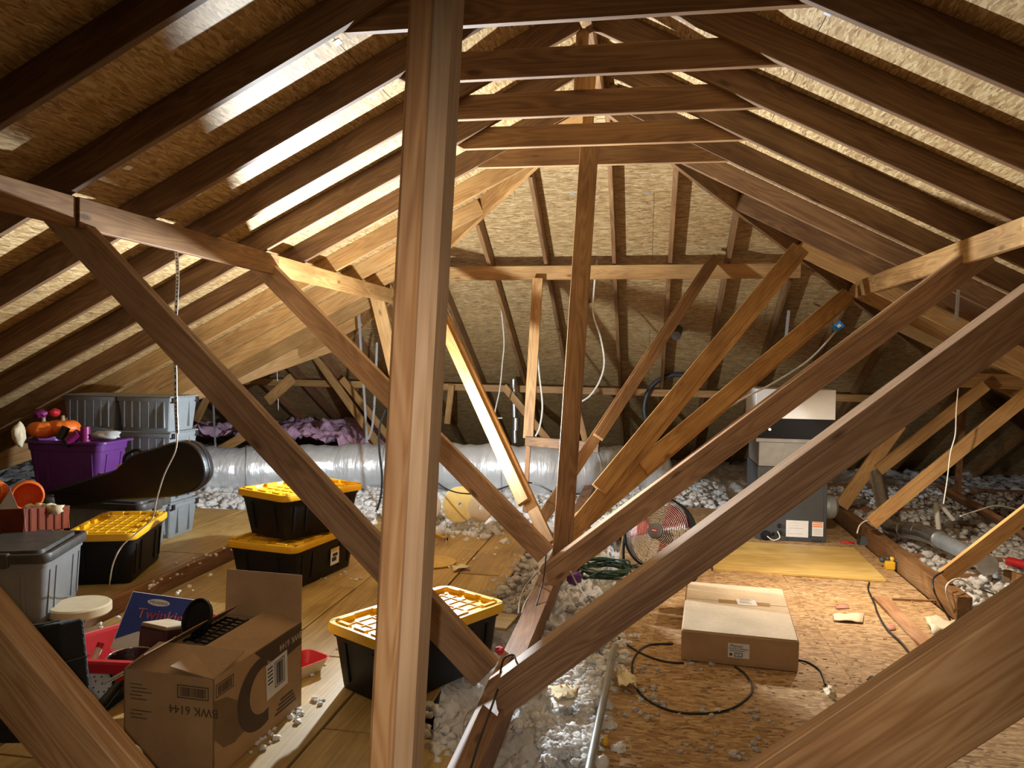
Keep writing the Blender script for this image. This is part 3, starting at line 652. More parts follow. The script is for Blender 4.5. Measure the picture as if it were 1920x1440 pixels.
# ------------------------------------------------------------------ totes
def tote(label, cx, cy, z, th, L, Wd, H, body='black_plastic', lid='yellow_plastic', taper=0.10, style='grid', group=None, name='storage_tote', sticker=False, lidmat2=None, tilt=0.0):
    """long side along local x"""
    t = thing(name, (cx, cy, z), label, 'tote', group, rotz=th)
    lh = 0.045 if style == 'grid' else 0.05
    hb = H-lh*0.6
    def R(k, zz, e=0.0, r=0.05): return rrect((L-0.05)*k+e, (Wd-0.05)*k+e, r, 4, zz)
    mb = MB(); k0 = 1-taper
    mb.loft([R(k0, 0.0, -0.02, 0.03), R(k0, 0.012), R(1-(1-k0)*0.1, hb*0.86), R(1-(1-k0)*0.1, hb*0.87, 0.014), R(1.0, hb, 0.016), R(1.0, hb, -0.01), R(1.0, hb-0.02, -0.012)], True, True)
    mb.build('body', body, t, smooth=True, auto=0.6)
    def rib_piece(r0, r1): MB().loft([r0, r1]).build('wall_rib', body, t)
    for s in (-1, 1):
        for u in (-0.34, -0.2, 0.2, 0.34):
            kk = lambda zz: (k0+(1-k0)*0.9*(zz/(hb*0.86)))
            y0, y1 = s*((Wd-0.05)*kk(0.05)/2), s*((Wd-0.05)*kk(hb*0.8)/2); w2 = 0.008
            rib_piece([(u*L-w2, y0-s*0.004, 0.05), (u*L+w2, y0-s*0.004, 0.05), (u*L+w2, y0+s*0.006, 0.05), (u*L-w2, y0+s*0.006, 0.05)],
                      [(u*L-w2, y1-s*0.004, hb*0.8), (u*L+w2, y1-s*0.004, hb*0.8), (u*L+w2, y1+s*0.006, hb*0.8), (u*L-w2, y1+s*0.006, hb*0.8)])
        for u in (-0.22, 0.22):
            x0, x1 = s*((L-0.05)*(k0+0.02)/2), s*((L-0.05)*(1-(1-k0)*0.15)/2); w2 = 0.008
            rib_piece([(x0-s*0.004, u*Wd-w2, 0.05), (x0-s*0.004, u*Wd+w2, 0.05), (x0+s*0.006, u*Wd+w2, 0.05), (x0+s*0.006, u*Wd-w2, 0.05)],
                      [(x1-s*0.004, u*Wd-w2, hb*0.8), (x1-s*0.004, u*Wd+w2, hb*0.8), (x1+s*0.006, u*Wd+w2, hb*0.8), (x1+s*0.006, u*Wd-w2, hb*0.8)])
    if style == 'open': return t
    zt = H
    Q = lambda e, zz, r=0.06: rrect(L-e, Wd-e, r, 5, zz)
    lb = MB().loft([Q(0.03, zt-lh), Q(0.004, zt-lh), Q(0.0, zt-lh+0.006), Q(0.0, zt-0.008), Q(0.008, zt), Q(0.05, zt, 0.05), Q(0.058, zt-0.018, 0.05)], True, True).build('lid', lid, t, smooth=True, auto=0.6)
    if style == 'grid':
        zr = zt-0.018
        class BK:
            def box(s, lo, hi): MB().box(lo, hi).build('rim_block', lid, lb, bevel=0.002)
        blk = BK()
        iL, iW = L-0.06, Wd-0.06
        for s in (-1, 1):
            for u in (-0.40, -0.13, 0.13, 0.40): blk.box((u*iL-0.045, s*(iW/2-0.012)-0.012, zr), (u*iL+0.045, s*(iW/2-0.012)+0.012, zt+0.006))
            for u in (-0.30, 0.0, 0.30): blk.box((s*(iL/2-0.012)-0.012, u*iW-0.04, zr), (s*(iL/2-0.012)+0.012, u*iW+0.04, zt+0.006))
        gr = MB()
        for k in range(-3, 4): gr.box((k*iL/8-0.0025, -iW/2+0.05, zr-0.001), (k*iL/8+0.0025, iW/2-0.05, zr+0.005))
        for k in range(-2, 3): gr.box((-iL/2+0.05, k*iW/6-0.0025, zr-0.001), (iL/2-0.05, k*iW/6+0.0025, zr+0.005))
        tag(gr.build('lid_grid', lid, lb), kind='stuff')
        for sx in (-1, 1):
            for sy in (-1, 1): MB().box((sx*(L/2-0.045)-0.018, sy*(Wd/2-0.022)-0.006, zt-0.002), (sx*(L/2-0.045)+0.018, sy*(Wd/2-0.022)+0.006, zt+0.0008)).build('lock_slot', 'black_print', lb)
    else:
        MB().loft([rrect(L-0.10, Wd-0.10, 0.05, 5, zt-0.02), rrect(L-0.11, Wd-0.11, 0.05, 5, zt+0.012), rrect(L-0.14, Wd-0.14, 0.05, 5, zt+0.012)], True, True).build('lid_panel', lidmat2 or lid, lb, smooth=True, auto=0.6)
        for sx in (-1, 1): MB().box((sx*(L/2-0.015)-0.02, -0.05, zt-0.07), (sx*(L/2-0.015)+0.02, 0.05, zt+0.008)).build('lid_clip', lid, lb, bevel=0.006)
    if sticker:
        kx = (Wd-0.05)*(k0+(1-k0)*0.55)/2+0.008
        Wf = WM[t.name] @ frame((0.10, -kx, H*0.43), (1, 0, 0), (0, -0.03, 1), (0, -1, -0.03))
        st = MB().box((-0.055, -0.06, 0), (0.055, 0.06, 0.001)).build('sticker', 'white_paper', t, Wf)
        MB().box((-0.053, 0.036, 0.0012), (0.053, 0.058, 0.0018)).build('sticker_band', 'tool_yellow', st, Wf)
        a = MB(); a.box((-0.04, -0.035, 0.0012), (0.02, -0.005, 0.0018)); a.box((-0.03, 0.0, 0.0012), (0.035, 0.022, 0.0018)); tag(a.build('sticker_picture', 'black_print', st, Wf), kind='stuff')
    return t
TG = 'black totes with yellow lids'
tote('black tote with yellow grid lid in the centre foreground behind the front post', -1.076, 3.66, 0.0, 1.041, 0.82, 0.46, 0.325, group=TG)
tote('lower black and yellow tote of the stack of two, with a white sticker', -2.47, 5.22, 0.0, 1.40, 0.86, 0.58, 0.315, group=TG, sticker=True)
tote('upper black and yellow tote of the stack of two', -2.45, 5.26, 0.318, 1.12, 0.74, 0.55, 0.325, group=TG, taper=0.14)
tote('black and yellow tote on the raised deck beside the guitar case', -3.54, 4.73, 0.09, 1.90, 0.78, 0.45, 0.34, group=TG)
tote('big grey tote with a dark lid at the left edge of the photo', -3.50, 3.86, 0.09, 1.92, 0.62, 0.50, 0.40, 'grey_plastic', 'dark_lid', 0.10, 'plain')
tote('grey tote under the guitar case with its right side showing', -4.02, 5.36, 0.09, 0.0, 0.70, 0.40, 0.37, 'grey_plastic', 'dark_lid', 0.08, 'plain')
tote('dark tote under the purple tote, mostly hidden', -4.60, 5.33, 0.09, 0.0, 0.42, 0.42, 0.40, 'black_plastic', 'dark_lid', 0.08, 'plain')
# attached-lid bins, two columns of four
def lid_bin(label, cx, cy, z, Wd, D, H, group):
    t = thing('attached_lid_bin', (cx, cy, z), label, 'bin', group)
    mb = MB(); R = lambda k, zz: rrect(Wd*k, D*k, 0.02, 3, zz)
    mb.loft([R(0.86, 0), R(0.96, H*0.80), R(1.0, H*0.80), R(1.0, H*0.90)], True, True).build('body', 'grey_bin', t, smooth=True, auto=0.5)
    rb = MB()
    for u in (-0.36, -0.22, -0.08, 0.08, 0.22, 0.36):
        rb.box((u*Wd-0.006, -D*0.48-0.003, H*0.10), (u*Wd+0.006, -D*0.44, H*0.80))
    for u in (-0.2, 0.2): rb.box((Wd*0.44, u*D-0.006, H*0.10), (Wd*0.48+0.003, u*D+0.006, H*0.80))
    tag(rb.build('wall_ribs', 'grey_bin', t), kind='stuff')
    for s in (-1, 1):
        MB().box((-Wd/2, s*D/4-D/4+0.002, H*0.90), (Wd/2, s*D/4+D/4-0.002, H*0.945)).build('lid_flap', 'grey_bin', t, bevel=0.004)
    for u in (-0.42, 0.42): MB().box((Wd/2-0.002, u*D-0.018, H*0.76), (Wd/2+0.012, u*D+0.018, H*0.90)).build('lid_hinge', 'dark_metal', t, bevel=0.003)
    return t
rows = ['bottom', 'second', 'third', 'top']
for k in range(4):
    for cxx, sd in ((-4.50, 'left'), (-4.0, 'right')):
        lid_bin('grey attached-lid bin, %s of the %s column in the tall stack' % (rows[k], sd), cxx, 5.84, 0.09+k*0.29, 0.49, 0.40, 0.305, 'stacked grey bins')

# purple tote with Halloween things
pt = tote('open purple tote holding pumpkins and glittery decorations', -4.36, 5.36, 0.52, 0.06, 0.66, 0.40, 0.40, 'purple_plastic', 'purple_plastic', 0.14, 'open', name='open_tote')
rim = MB().loft([rrect(0.655, 0.395, 0.05, 5, 0.375), rrect(0.70, 0.43, 0.06, 5, 0.38), rrect(0.70, 0.43, 0.06, 5, 0.395), rrect(0.63, 0.37, 0.05, 5, 0.40), rrect(0.62, 0.36, 0.05, 5, 0.36)], False, False).build('rim', 'purple_plastic', pt, smooth=True, auto=0.7)
def pumpkin(label, c, r, squash=0.72):
    t = thing('plastic_pumpkin', c, label, 'pumpkin', 'plastic pumpkins')
    mb = MB(); n = 48; rings = []
    for j in range(15):
        a = -math.pi/2+math.pi*j/14
        rings.append([((r*math.cos(a)*(1-0.10*abs(math.sin(5*p))+0.02))*math.cos(p), (r*math.cos(a)*(1-0.10*abs(math.sin(5*p))+0.02))*math.sin(p), r*squash*math.sin(a)+r*squash-0.18*r*max(0, math.sin(a))**8) for p in [2*math.pi*i/n for i in range(n)]])
    mb.loft(rings, True, True).build('shell', 'orange_plastic', t, smooth=True)
    MB().lathe([(0.022, 0), (0.014, 0.02), (0.012, 0.05), (0.001, 0.05)], 10, Matrix.Translation((0, 0, 2*r*squash-0.03))).build('stem', 'tan_board', t, smooth=True)
    return t
pumpkin('orange pumpkin at the left of the purple tote', PY(82, 822, 5.22), 0.115, 0.62)
pumpkin('orange pumpkin at the right, tilted against the grey bins', PY(118, 820, 5.30), 0.125, 0.60)
def cyl_thing(name, label, cat, a, b, r, mat, capmat=None):
    t = thing(name, a, label, cat)
    a, b = Vector(a), Vector(b); d = (b-a); L = d.length; x = d.normalized(); q = x.orthogonal().normalized(); W = frame(a, q, x.cross(q), x)
    MB().lathe([(0.001, 0), (r, 0), (r, L), (0.001, L)], 18).build('tube', mat, t, W, smooth=True, auto=0.5)
    if capmat: MB().lathe([(r*0.9, L), (r*1.08, L), (r*1.08, L+0.02), (0.001, L+0.02)], 18).build('cap', capmat, t, W, smooth=True, auto=0.5)
    return t
cyl_thing('glitter_canister', 'upright magenta glitter canister in the purple tote', 'canister', PY(160, 828, 5.20), PY(160, 800, 5.20), 0.035, 'magenta')
cyl_thing('glitter_canister', 'magenta glitter roll lying on the purple tote edge', 'canister', PY(148, 812, 5.18), PY(128, 828, 5.16), 0.036, 'magenta', 'black_plastic')
cyl_thing('candle_jar', 'dark jar leaning in the purple tote', 'jar', PY(112, 824, 5.16), PY(124, 801, 5.20), 0.032, 'guitar_black')
mb = MB(); blob(mb, PY(198, 816, 5.28), 0.08, 4, (1.5, 0.9, 0.45), 3, 0.4); tag(mb.build('crumpled_fabric', 'grey_paper', smooth=True), 'crumpled grey and white fabric in the purple tote', 'fabric')
mb = MB(); blob(mb, PY(76, 776, 5.55), 0.05, 9, (1.2, 1, 0.7), 3, 0.4); tag(mb.build('tinsel_ball', 'magenta', smooth=True), 'pink striped ornament behind the pumpkins', 'ornament')
mb = MB(); blob(mb, PY(102, 774, 5.6), 0.045, 10, (1, 1, 0.8), 3, 0.2); tag(mb.build('yarn_ball', 'red_plastic', smooth=True), 'dark red ball behind the right pumpkin', 'ball')
mb = MB(); blob(mb, PY(35, 815, 5.0), 0.06, 12, (0.6, 0.8, 1.6), 3, 0.35); tag(mb.build('plush_ear', 'cream_plastic', smooth=True), 'pale cloth flap hanging left of the pumpkins', 'cloth')
mb = MB(); blob(mb, (-5.05, 4.75, 0.46), 0.36, 5, (0.75, 0.8, 1.0), 4, 0.22, 1.2); tag(mb.build('cloth_bag', 'black_cloth', smooth=True), 'big black cloth bag at the left edge behind the orange pails', 'bag')

# guitar case
GY = 4.98
out = [(99, 921), (102, 945), (112, 955), (140, 952), (190, 943), (215, 938), (250, 937), (300, 934), (340, 928), (365, 918), (380, 902), (385, 885), (379, 858), (366, 838), (347, 828), (322, 830), (288, 841), (262, 848), (242, 856), (224, 872), (210, 883), (175, 894), (130, 909), (108, 915)]
P3 = [PY(x, y, GY) for x, y in out]; cg = sum(P3, Vector())/len(P3)
gt = thing('guitar_case', (cg.x, GY+0.06, 0.46), 'black hard guitar case propped on its side on a grey tote', 'guitar case')
Wg = frame((cg.x, GY, cg.z), (1, 0, 0), (0, 0, 1), (0, -1, 0))
pl2 = [(p.x, p.y) for p in spline([((q.x-cg.x), (q.z-cg.z), 0) for q in P3], 4, True)]
def inset(poly, k): return [(x*k, y*k) for x, y in poly]
def poly_off(poly, d):
    n = len(poly); res = []
    A = sum(poly[i][0]*poly[(i+1) % n][1]-poly[(i+1) % n][0]*poly[i][1] for i in range(n)); sg = 1 if A > 0 else -1
    for i in range(n):
        p, q = Vector(poly[i-1]), Vector(poly[(i+1) % n]); t = (q-p).normalized(); nn = Vector((-t.y, t.x))*sg; res.append((poly[i][0]+nn.x*d, poly[i][1]+nn.y*d))
    return res
rg = lambda d, z: [(x, y, z) for x, y in poly_off(pl2, d)]
MB().loft([rg(0.02, -0.125), rg(0.004, -0.115), rg(0.0, -0.09), rg(0.0, -0.02), rg(0.004, -0.006), rg(0.012, 0.0), rg(0.03, 0.001)], True, True).build('shell', 'guitar_black', gt, Wg, smooth=True, auto=0.45)
MB().loft([rg(-0.003, -0.062), rg(-0.006, -0.060), rg(-0.006, -0.052), rg(-0.003, -0.050)], False, False).build('rim_band', 'dark_metal', gt, Wg, smooth=True)
for px, py in ((218, 876), (300, 933), (345, 830), (180, 892)):
    c = PY(px, py, GY-0.0); MB().box((-0.018, -0.012, -0.07), (0.018, 0.016, -0.035)).build('latch', 'chrome', gt, Wg @ Matrix.Translation((c.x-cg.x, c.z-cg.z, 0)), bevel=0.003)
hp = [PY(232, 868, GY+0.05), PY(236, 853, GY+0.05), PY(256, 843, GY+0.05), PY(266, 848, GY+0.05)]
MB().tube(spline(hp, 5), 0.012, 8).build('handle', 'guitar_black', gt, Matrix.Identity(4), smooth=True)

# orange pails, crate and papers at the left
def pail(label, c, ax, r, L, mat='orange_plastic'):
    t = thing('orange_pail', c, label, 'pail', 'orange treat pails'); x = Vector(ax).normalized(); q = x.orthogonal().normalized(); W = frame(c, q, x.cross(q), x)
    MB().lathe([(0.001, 0), (r*0.62, 0), (r*0.92, L*0.25), (r*1.06, L*0.6), (r*0.94, L*0.9), (r, L), (r*0.9, L+0.004), (r*0.86, L*0.9), (r*0.97, L*0.6), (r*0.84, L*0.25), (r*0.55, 0.01), (0.001, 0.01)], 28).build('shell', mat, t, W, smooth=True)
    MB().tube([W @ Vector((r*math.cos(a), r*math.sin(a), L*0.98)) for a in [2*math.pi*i/24 for i in range(24)]], 0.004, 6, closed=True).build('rim', mat, t, Matrix.Identity(4), smooth=True)
    return t
pail('orange plastic pail lying open towards the front left', PY(50, 926, 4.55), (0.72, -0.75, 0.05), 0.095, 0.15)
pail('orange plastic pail half hidden at the left edge', PY(2, 930, 4.5), (0.2, -0.9, 0.3), 0.09, 0.15)
ct = thing('plastic_crate', (-3.85, 4.05, 0.36), 'dark orange slatted crate behind the big grey tote', 'crate')
A, B, Cc = PY(-40, 1003, 4.05), PY(46, 1000, 4.05), PY(130, 990, 4.5)
def wallp(a, b, h, parent, nm, mat, th=0.012): return board(nm, a+Vector((0, 0, h/2)), b+Vector((0, 0, h/2)), h, th, mat, parent, nrm=tuple((b-a).cross(Vector((0, 0, 1))).normalized()), bevel=0.002)
D_ = A+(Cc-B)
for a, b in ((A, B), (B, Cc), (Cc, D_), (D_, A)): wallp(a, b, 0.15, ct, 'crate_side', 'red_orange')
MB().add([tuple(q+Vector((0, 0, 0.01))) for q in (A, B, Cc, D_)], [(0, 1, 2, 3)]).build('crate_floor', 'red_orange', ct, Matrix.Identity(4))
for u in (0.12, 0.3, 0.48, 0.66, 0.84):
    q = B+(Cc-B)*u; board('crate_rib', q+Vector((0.012, -0.01, 0.0)), q+Vector((0.012, -0.01, 0.15)), 0.014, 0.006, 'red_orange', ct, nrm=(0.9, -0.4, 0))
MB().box((A.x-0.02, A.y, 0.09), (Cc.x, Cc.y-0.05, A.z)).build('lower_crate', 'red_orange', ct, Matrix.Identity(4))
fold = tag(MB().add([PY(-8, 960, 4.2), PY(20, 918, 4.28), PY(48, 985, 4.2), PY(0, 985, 4.15)], [(0, 1, 2, 3)]).build('folded_paper', 'grey_paper'), 'grey folded sheet of paper standing in the orange crate', 'paper')
md = fold.modifiers.new('solid', 'SOLIDIFY'); md.thickness = 0.003
for k, (px, py) in enumerate([(58, 955), (72, 952), (88, 953), (104, 954)]):
    mb = MB(); blob(mb, PY(px, py, 4.3), 0.045, 20+k, (1.1, 0.8, 0.7), 2, 0.6); tag(mb.build('party_skull', 'cream_plastic', smooth=True), ['pale trinket nearest the orange pail in the crate', 'second pale trinket in the orange crate', 'third pale trinket in the orange crate', 'pale trinket at the right end of the orange crate'][k], 'trinket', 'pale trinkets in the crate')
c = PZ(150, 1150, 0.09)
tag(MB().lathe([(0.001, 0), (0.155, 0), (0.165, 0.01), (0.165, 0.05), (0.155, 0.058), (0.001, 0.058)], 40, Matrix.Translation((c.x, c.y, 0.09))).build('round_tub_lid', 'cream_plastic', smooth=True, auto=0.6), 'round cream lid lying on the deck beside the big grey tote', 'lid')

# ------------------------------------------------------------------ printed carton with open flaps
bx, by, bth, bL, bW, bH = -1.714, 2.918, 1.514, 0.66, 0.385, 0.385
bt = thing('cardboard_carton', (bx, by, 0), 'open printed cardboard carton standing upside down in the left foreground', 'carton', rotz=bth)
WB = WM[bt.name]; hx, hy = bL/2, bW/2; tk = 0.005
side = {}
side['r'] = MB().box((-hx, -hy, 0), (hx, -hy+tk, bH)).build('carton_side', 'cardboard', bt)        # long side facing right (local -y)
side['l'] = MB().box((-hx, hy-tk, 0), (hx, hy, bH)).build('carton_side', 'cardboard', bt)
side['f'] = MB().box((-hx, -hy, 0), (-hx+tk, hy, bH)).build('carton_side', 'cardboard', bt)         # short side facing the camera
side['b'] = MB().box((hx-tk, -hy, 0), (hx, hy, bH)).build('carton_side', 'cardboard', bt)
MB().box((-hx, -hy, 0), (hx, hy, 0.004)).build('carton_bottom', 'cardboard', bt)
def flap(p, e, up, ln, nm='flap', bend=0.0):
    p, e, up = Vector(p), Vector(e), Vector(up).normalized(); n = (e.cross(up)).normalized()
    v = []
    for t, sl in ((0, 0), (0.5, bend*0.5), (1, bend)):
        for u in (0, 0.5, 1): v.append(p+e*u+up*ln*t+n*sl*(1 if u != 0.5 else 1.2))
    f = [(0, 1, 4, 3), (1, 2, 5, 4), (3, 4, 7, 6), (4, 5, 8, 7)]
    o = MB().add(v, f).build(nm, 'cardboard', bt); md = o.modifiers.new('solid', 'SOLIDIFY'); md.thickness = 0.004; return o
flap((hx-0.002, -hy, bH), (0, bW, 0), (0.15, 0.12, 1.0), 0.20, 'back_flap', 0.02)                    # far short flap, standing up
flap((-hx, -hy+0.002, bH), (bL, 0, 0), (0.0, 1.0, 0.16), 0.185, 'side_flap')                        # right long flap, folded nearly shut
flap((-hx, hy-0.002, bH), (bL*0.96, 0, 0), (0.05, -0.9, 0.42), 0.10, 'side_flap', -0.02)
flap((-hx+0.002, hy, bH), (0, -bW, 0), (0.86, -0.04, 0.10), 0.19, 'front_flap', 0.015)
WF = WB @ frame((-hx-0.0012, 0, 0), (0, -1, 0), (0, 0, 1), (-1, 0, 0))      # print on the short side: x right, y up
WR2 = WB @ frame((0, -hy-0.0012, 0), (1, 0, 0), (0, 0, 1), (0, -1, 0))      # print on the long right side
R180 = Matrix.Rotation(math.pi, 4, 'Z')
def barcode(W, x0, x1, y0, y1, mat, parent, seed):
    r = random.Random(seed); mb = MB(); b = 0.0035
    for q in (((x0, y0), (x1, y0+b)), ((x0, y1-b), (x1, y1)), ((x0, y0), (x0+b, y1)), ((x1-b, y0), (x1, y1))): mb.box((*q[0], 0), (*q[1], 0.0006))
    x = x0+0.012
    while x < x1-0.012:
        wv = r.choice((0.0012, 0.002, 0.003)); mb.box((x, y0+0.008, 0), (x+wv, y1-0.008, 0.0006)); x += wv+r.choice((0.0014, 0.0022, 0.003))
    return tag(mb.build('barcode', mat, parent, W), kind='stuff')
barcode(WF, 0.040, 0.172, bH-0.085, bH-0.035, 'brown_print', side['f'], 1)
text_mesh('BWK 6144', 0.046, WF @ Matrix.Translation((0.108, bH-0.128, 0.0002)) @ R180, 'brown_print', side['f'])
for k in range(8):
    MB().box((-0.165+0.004*(k % 3), bH-0.055-0.014*k-(0.03 if k > 4 else 0), 0), (-0.165+0.055+0.02*((k*7) % 3), bH-0.052-0.014*k-(0.03 if k > 4 else 0), 0.0005)).build('fine_print', 'brown_print', side['f'], WF)
barcode(WR2, -0.318, -0.205, bH-0.078, bH-0.028, 'brown_print', side['r'], 2)
# big dark swoosh "C" on the long side
sw = []
for (cxs, cys, ro, a0, a1) in ((0.0, 0, 0, 0, 0),): pass
def arc(cx, cy, rx, ry, a0, a1, n=26): return [(cx+rx*math.cos(math.radians(a0+(a1-a0)*i/n)), cy+ry*math.sin(math.radians(a0+(a1-a0)*i/n))) for i in range(n+1)]
outer = arc(-0.01, 0.20, 0.17, 0.145, 75, 290); inner = arc(0.012, 0.205, 0.105, 0.095, 290, 75)
MB().prism(outer+inner, 0, 0.0006).build('printed_swoosh', 'brown_print', side['r'], WR2)
MB().prism([(-0.06, bH-0.004), (hx-0.004, bH-0.004), (hx-0.004, bH-0.10), (0.2, bH-0.11), (0.08, bH-0.09), (0.0, bH-0.05)], 0, 0.0005).build('printed_band', 'brown_print', side['r'], WR2)
MB().prism([(-hx+0.004, 0.30), (-0.25, 0.285), (-0.17, 0.235), (-0.15, 0.16), (-0.12, 0.10), (-0.20, 0.085), (-0.27, 0.10), (-hx+0.004, 0.155)], 0, 0.0004).build('printed_shade', 'tan_print', side['r'], WR2)
text_mesh('BWK 6144', 0.042, WR2 @ Matrix.Translation((0.23, bH-0.055, 0.0009)) @ R180, 'cardboard_pale', side['r'])
text_mesh('NAPKINS', 0.035, WR2 @ Matrix.Translation((0.20, 0.085, 0.0003)) @ R180, 'brown_print', side['r'], sx=1.1) if False else None
for k in range(4): MB().box((0.10+0.015*k, 0.05+0.016*k, 0), (0.28-0.01*k, 0.058+0.016*k, 0.0005)).build('fine_print', 'brown_print', side['r'], WR2)
Wl = WR2 @ Matrix.Translation((0.115, 0.225, 0.0008)) @ Matrix.Rotation(0.05, 4, 'Z')
sl = MB().box((-0.085, -0.075, 0), (0.085, 0.075, 0.0008)).build('shipping_label', 'white_paper', side['r'], Wl)
barcode(Wl @ Matrix.Translation((0, 0, 0.001)), -0.02, 0.06, -0.05, 0.06, 'black_print', side['r'], 3)
for k in range(5): MB().box((-0.075, 0.05-0.016*k, 0.001), (-0.035, 0.056-0.016*k, 0.0014)).build('fine_print', 'black_print', side['r'], Wl)
# black wire basket inside the carton
mb = MB()
for k in range(9): mb.tube([WB @ Vector((-0.05+0.035*k, -0.02, 0.30)), WB @ Vector((-0.05+0.035*k, 0.02, bH+0.01)), WB @ Vector((-0.05+0.035*k, 0.13, bH+0.02))], 0.004, 6)
for yy in (0.02, 0.075, 0.13): mb.tube([WB @ Vector((-0.06, yy, bH+0.015)), WB @ Vector((0.24, yy, bH+0.015))], 0.005, 6)
tag(mb.build('wire_basket', 'black_plastic', smooth=True), 'black wire rack showing inside the open printed carton', 'rack')

# ------------------------------------------------------------------ red tub and kitchen things
c = Vector((-2.42, 3.42, 0.0))
rt = thing('red_tub', c, 'red plastic tub full of kitchen things behind the printed carton', 'tub', rotz=1.15)
MB().loft([rrect(0.56, 0.34, 0.10, 6, 0), rrect(0.74, 0.46, 0.15, 6, 0.17), rrect(0.78, 0.50, 0.17, 6, 0.175), rrect(0.78, 0.50, 0.17, 6, 0.185), rrect(0.72, 0.44, 0.15, 6, 0.18), rrect(0.55, 0.33, 0.10, 6, 0.012)], True, True).build('shell', 'red_plastic', rt, smooth=True, auto=0.6)
MB().tube([WM[rt.name] @ Vector(q) for q in rrect(0.78, 0.50, 0.17, 6, 0.184)], 0.008, 6, closed=True).build('rim', 'pink_plastic', rt, Matrix.Identity(4), smooth=True)
# snack box
def quad_frame(a, b, c_):                                # origin a, x towards b, y towards c_
    x = (b-a); wx = x.length; x = x.normalized(); y = (c_-a); y = (y-x*y.dot(x)); hy_ = y.length; y.normalize(); return frame(a, x, y, x.cross(y)), wx, hy_
a, b, d = PY(206, 1216, 3.16), PY(330, 1232, 3.24), PY(246, 1108, 3.34)
Wt, wx, hy_ = quad_frame(a, b, d)
tw = thing('snack_box', a, 'blue and white snack cake box leaning in the red tub', 'box', W=Wt)
bb = MB().box((0, 0, -0.05), (wx*1.25, hy_, 0)).build('box_body', 'white_paper', tw, bevel=0.002)
MB().prism([(0.004, hy_-0.003), (wx*1.24, hy_-0.003), (wx*1.24, hy_*0.42), (wx*0.7, hy_*0.40), (wx*0.3, hy_*0.33), (0.004, hy_*0.16)], 0.0003, 0.0008).build('blue_print', 'blue_print', bb, Wt)
ov = MB().prism([(wx*0.46+0.052*math.cos(q), hy_*0.86+0.017*math.sin(q)) for q in [2*math.pi*i/24 for i in range(24)]], 0.0009, 0.0012).build('logo_oval', 'white_paper', bb, Wt)
text_mesh('Hostess', 0.026, Wt @ Matrix.Translation((wx*0.46, hy_*0.86, 0.0016)), 'blue_print', bb)
text_mesh('Twinkies', 0.066, Wt @ Matrix.Translation((wx*0.20, hy_*0.64, 0.0012)), 'white_paper', bb, align='LEFT', sx=1.0)
text_mesh('Twinkies', 0.062, Wt @ Matrix.Translation((wx*0.21, hy_*0.64, 0.0020)), 'red_print', bb, align='LEFT', sx=1.03)
# brown case with tan lid (old camera case), black speaker disc, yellow handle
a, b, d = PY(257, 1218, 3.04), PY(306, 1230, 2.96), PY(260, 1172, 3.06)
Wc, wx, hy_ = quad_frame(a, b, d)
cc = thing('leather_case', a, 'dark brown leather case with a tan lid in the red tub', 'case', W=Wc)
MB().box((0, 0, -0.14), (wx, hy_, 0)).build('case_body', 'brown_leather', cc, bevel=0.01, seg=2)
MB().box((0.004, hy_-0.004, -0.136), (wx-0.004, hy_+0.014, -0.004)).build('case_lid', 'tan_board', cc, bevel=0.004)
c = PY(368, 1160, 3.02)
dt = thing('pan_lid', c, 'round black frying pan lid standing in the red tub', 'pan', W=frame(c, (0.93, -0.25, 0.25), (-0.1, 0.45, 0.88), (-0.33, -0.86, 0.4)))
MB().lathe([(0.001, 0.0), (0.066, 0.0), (0.076, -0.006), (0.082, 0.006), (0.086, 0.004), (0.086, -0.012), (0.066, -0.03), (0.001, -0.03)], 36).build('disc', 'black_plastic', dt, smooth=True, auto=0.7)
MB().lathe([(0.087, -0.012), (0.089, 0.0), (0.087, 0.004)], 36).build('rim', 'dark_metal', dt, smooth=True)
yh = tag(MB().tube(spline([PY(302, 1220, 3.0), PY(316, 1208, 3.0), PY(326, 1194, 3.02), PY(333, 1180, 3.06)], 6), [0.007+0.004*math.sin(math.pi*i/18) for i in range(19)], 10).build('utensil_handle', 'cream_plastic', smooth=True), 'pale yellow curved utensil handle beside the brown case', 'utensil')
c = PY(245, 1228, 2.92)
pn = thing('steel_pot', c, 'brown enamelled pot with a shiny rim in the red tub', 'pot')
MB().lathe([(0.001, -0.06), (0.07, -0.06), (0.085, -0.04), (0.09, 0.0), (0.082, 0.0), (0.07, -0.05), (0.001, -0.05)], 30).build('bowl', 'brown_leather', pn, smooth=True, auto=0.8)
MB().tube([WM[pn.name] @ Vector((0.09*math.cos(q), 0.09*math.sin(q), 0.0)) for q in [2*math.pi*i/30 for i in range(30)]], 0.003, 6, closed=True).build('rim', 'chrome', pn, Matrix.Identity(4), smooth=True)
cyl_thing('spatula_handle', 'short red and cream handle beside the black case', 'utensil', PY(168, 1255, 2.8), PY(186, 1215, 2.85), 0.014, 'cream_plastic', 'red_plastic')
tag(MB().box((-0.17, -0.02, 0), (0.17, 0.02, 0.05), Matrix.Translation(PY(205, 1262, 2.75)) @ Matrix.Rotation(0.1, 4, 'Z')).build('red_tray', 'red_plastic', bevel=0.008), 'red plastic tray edge in front of the red tub', 'tray')
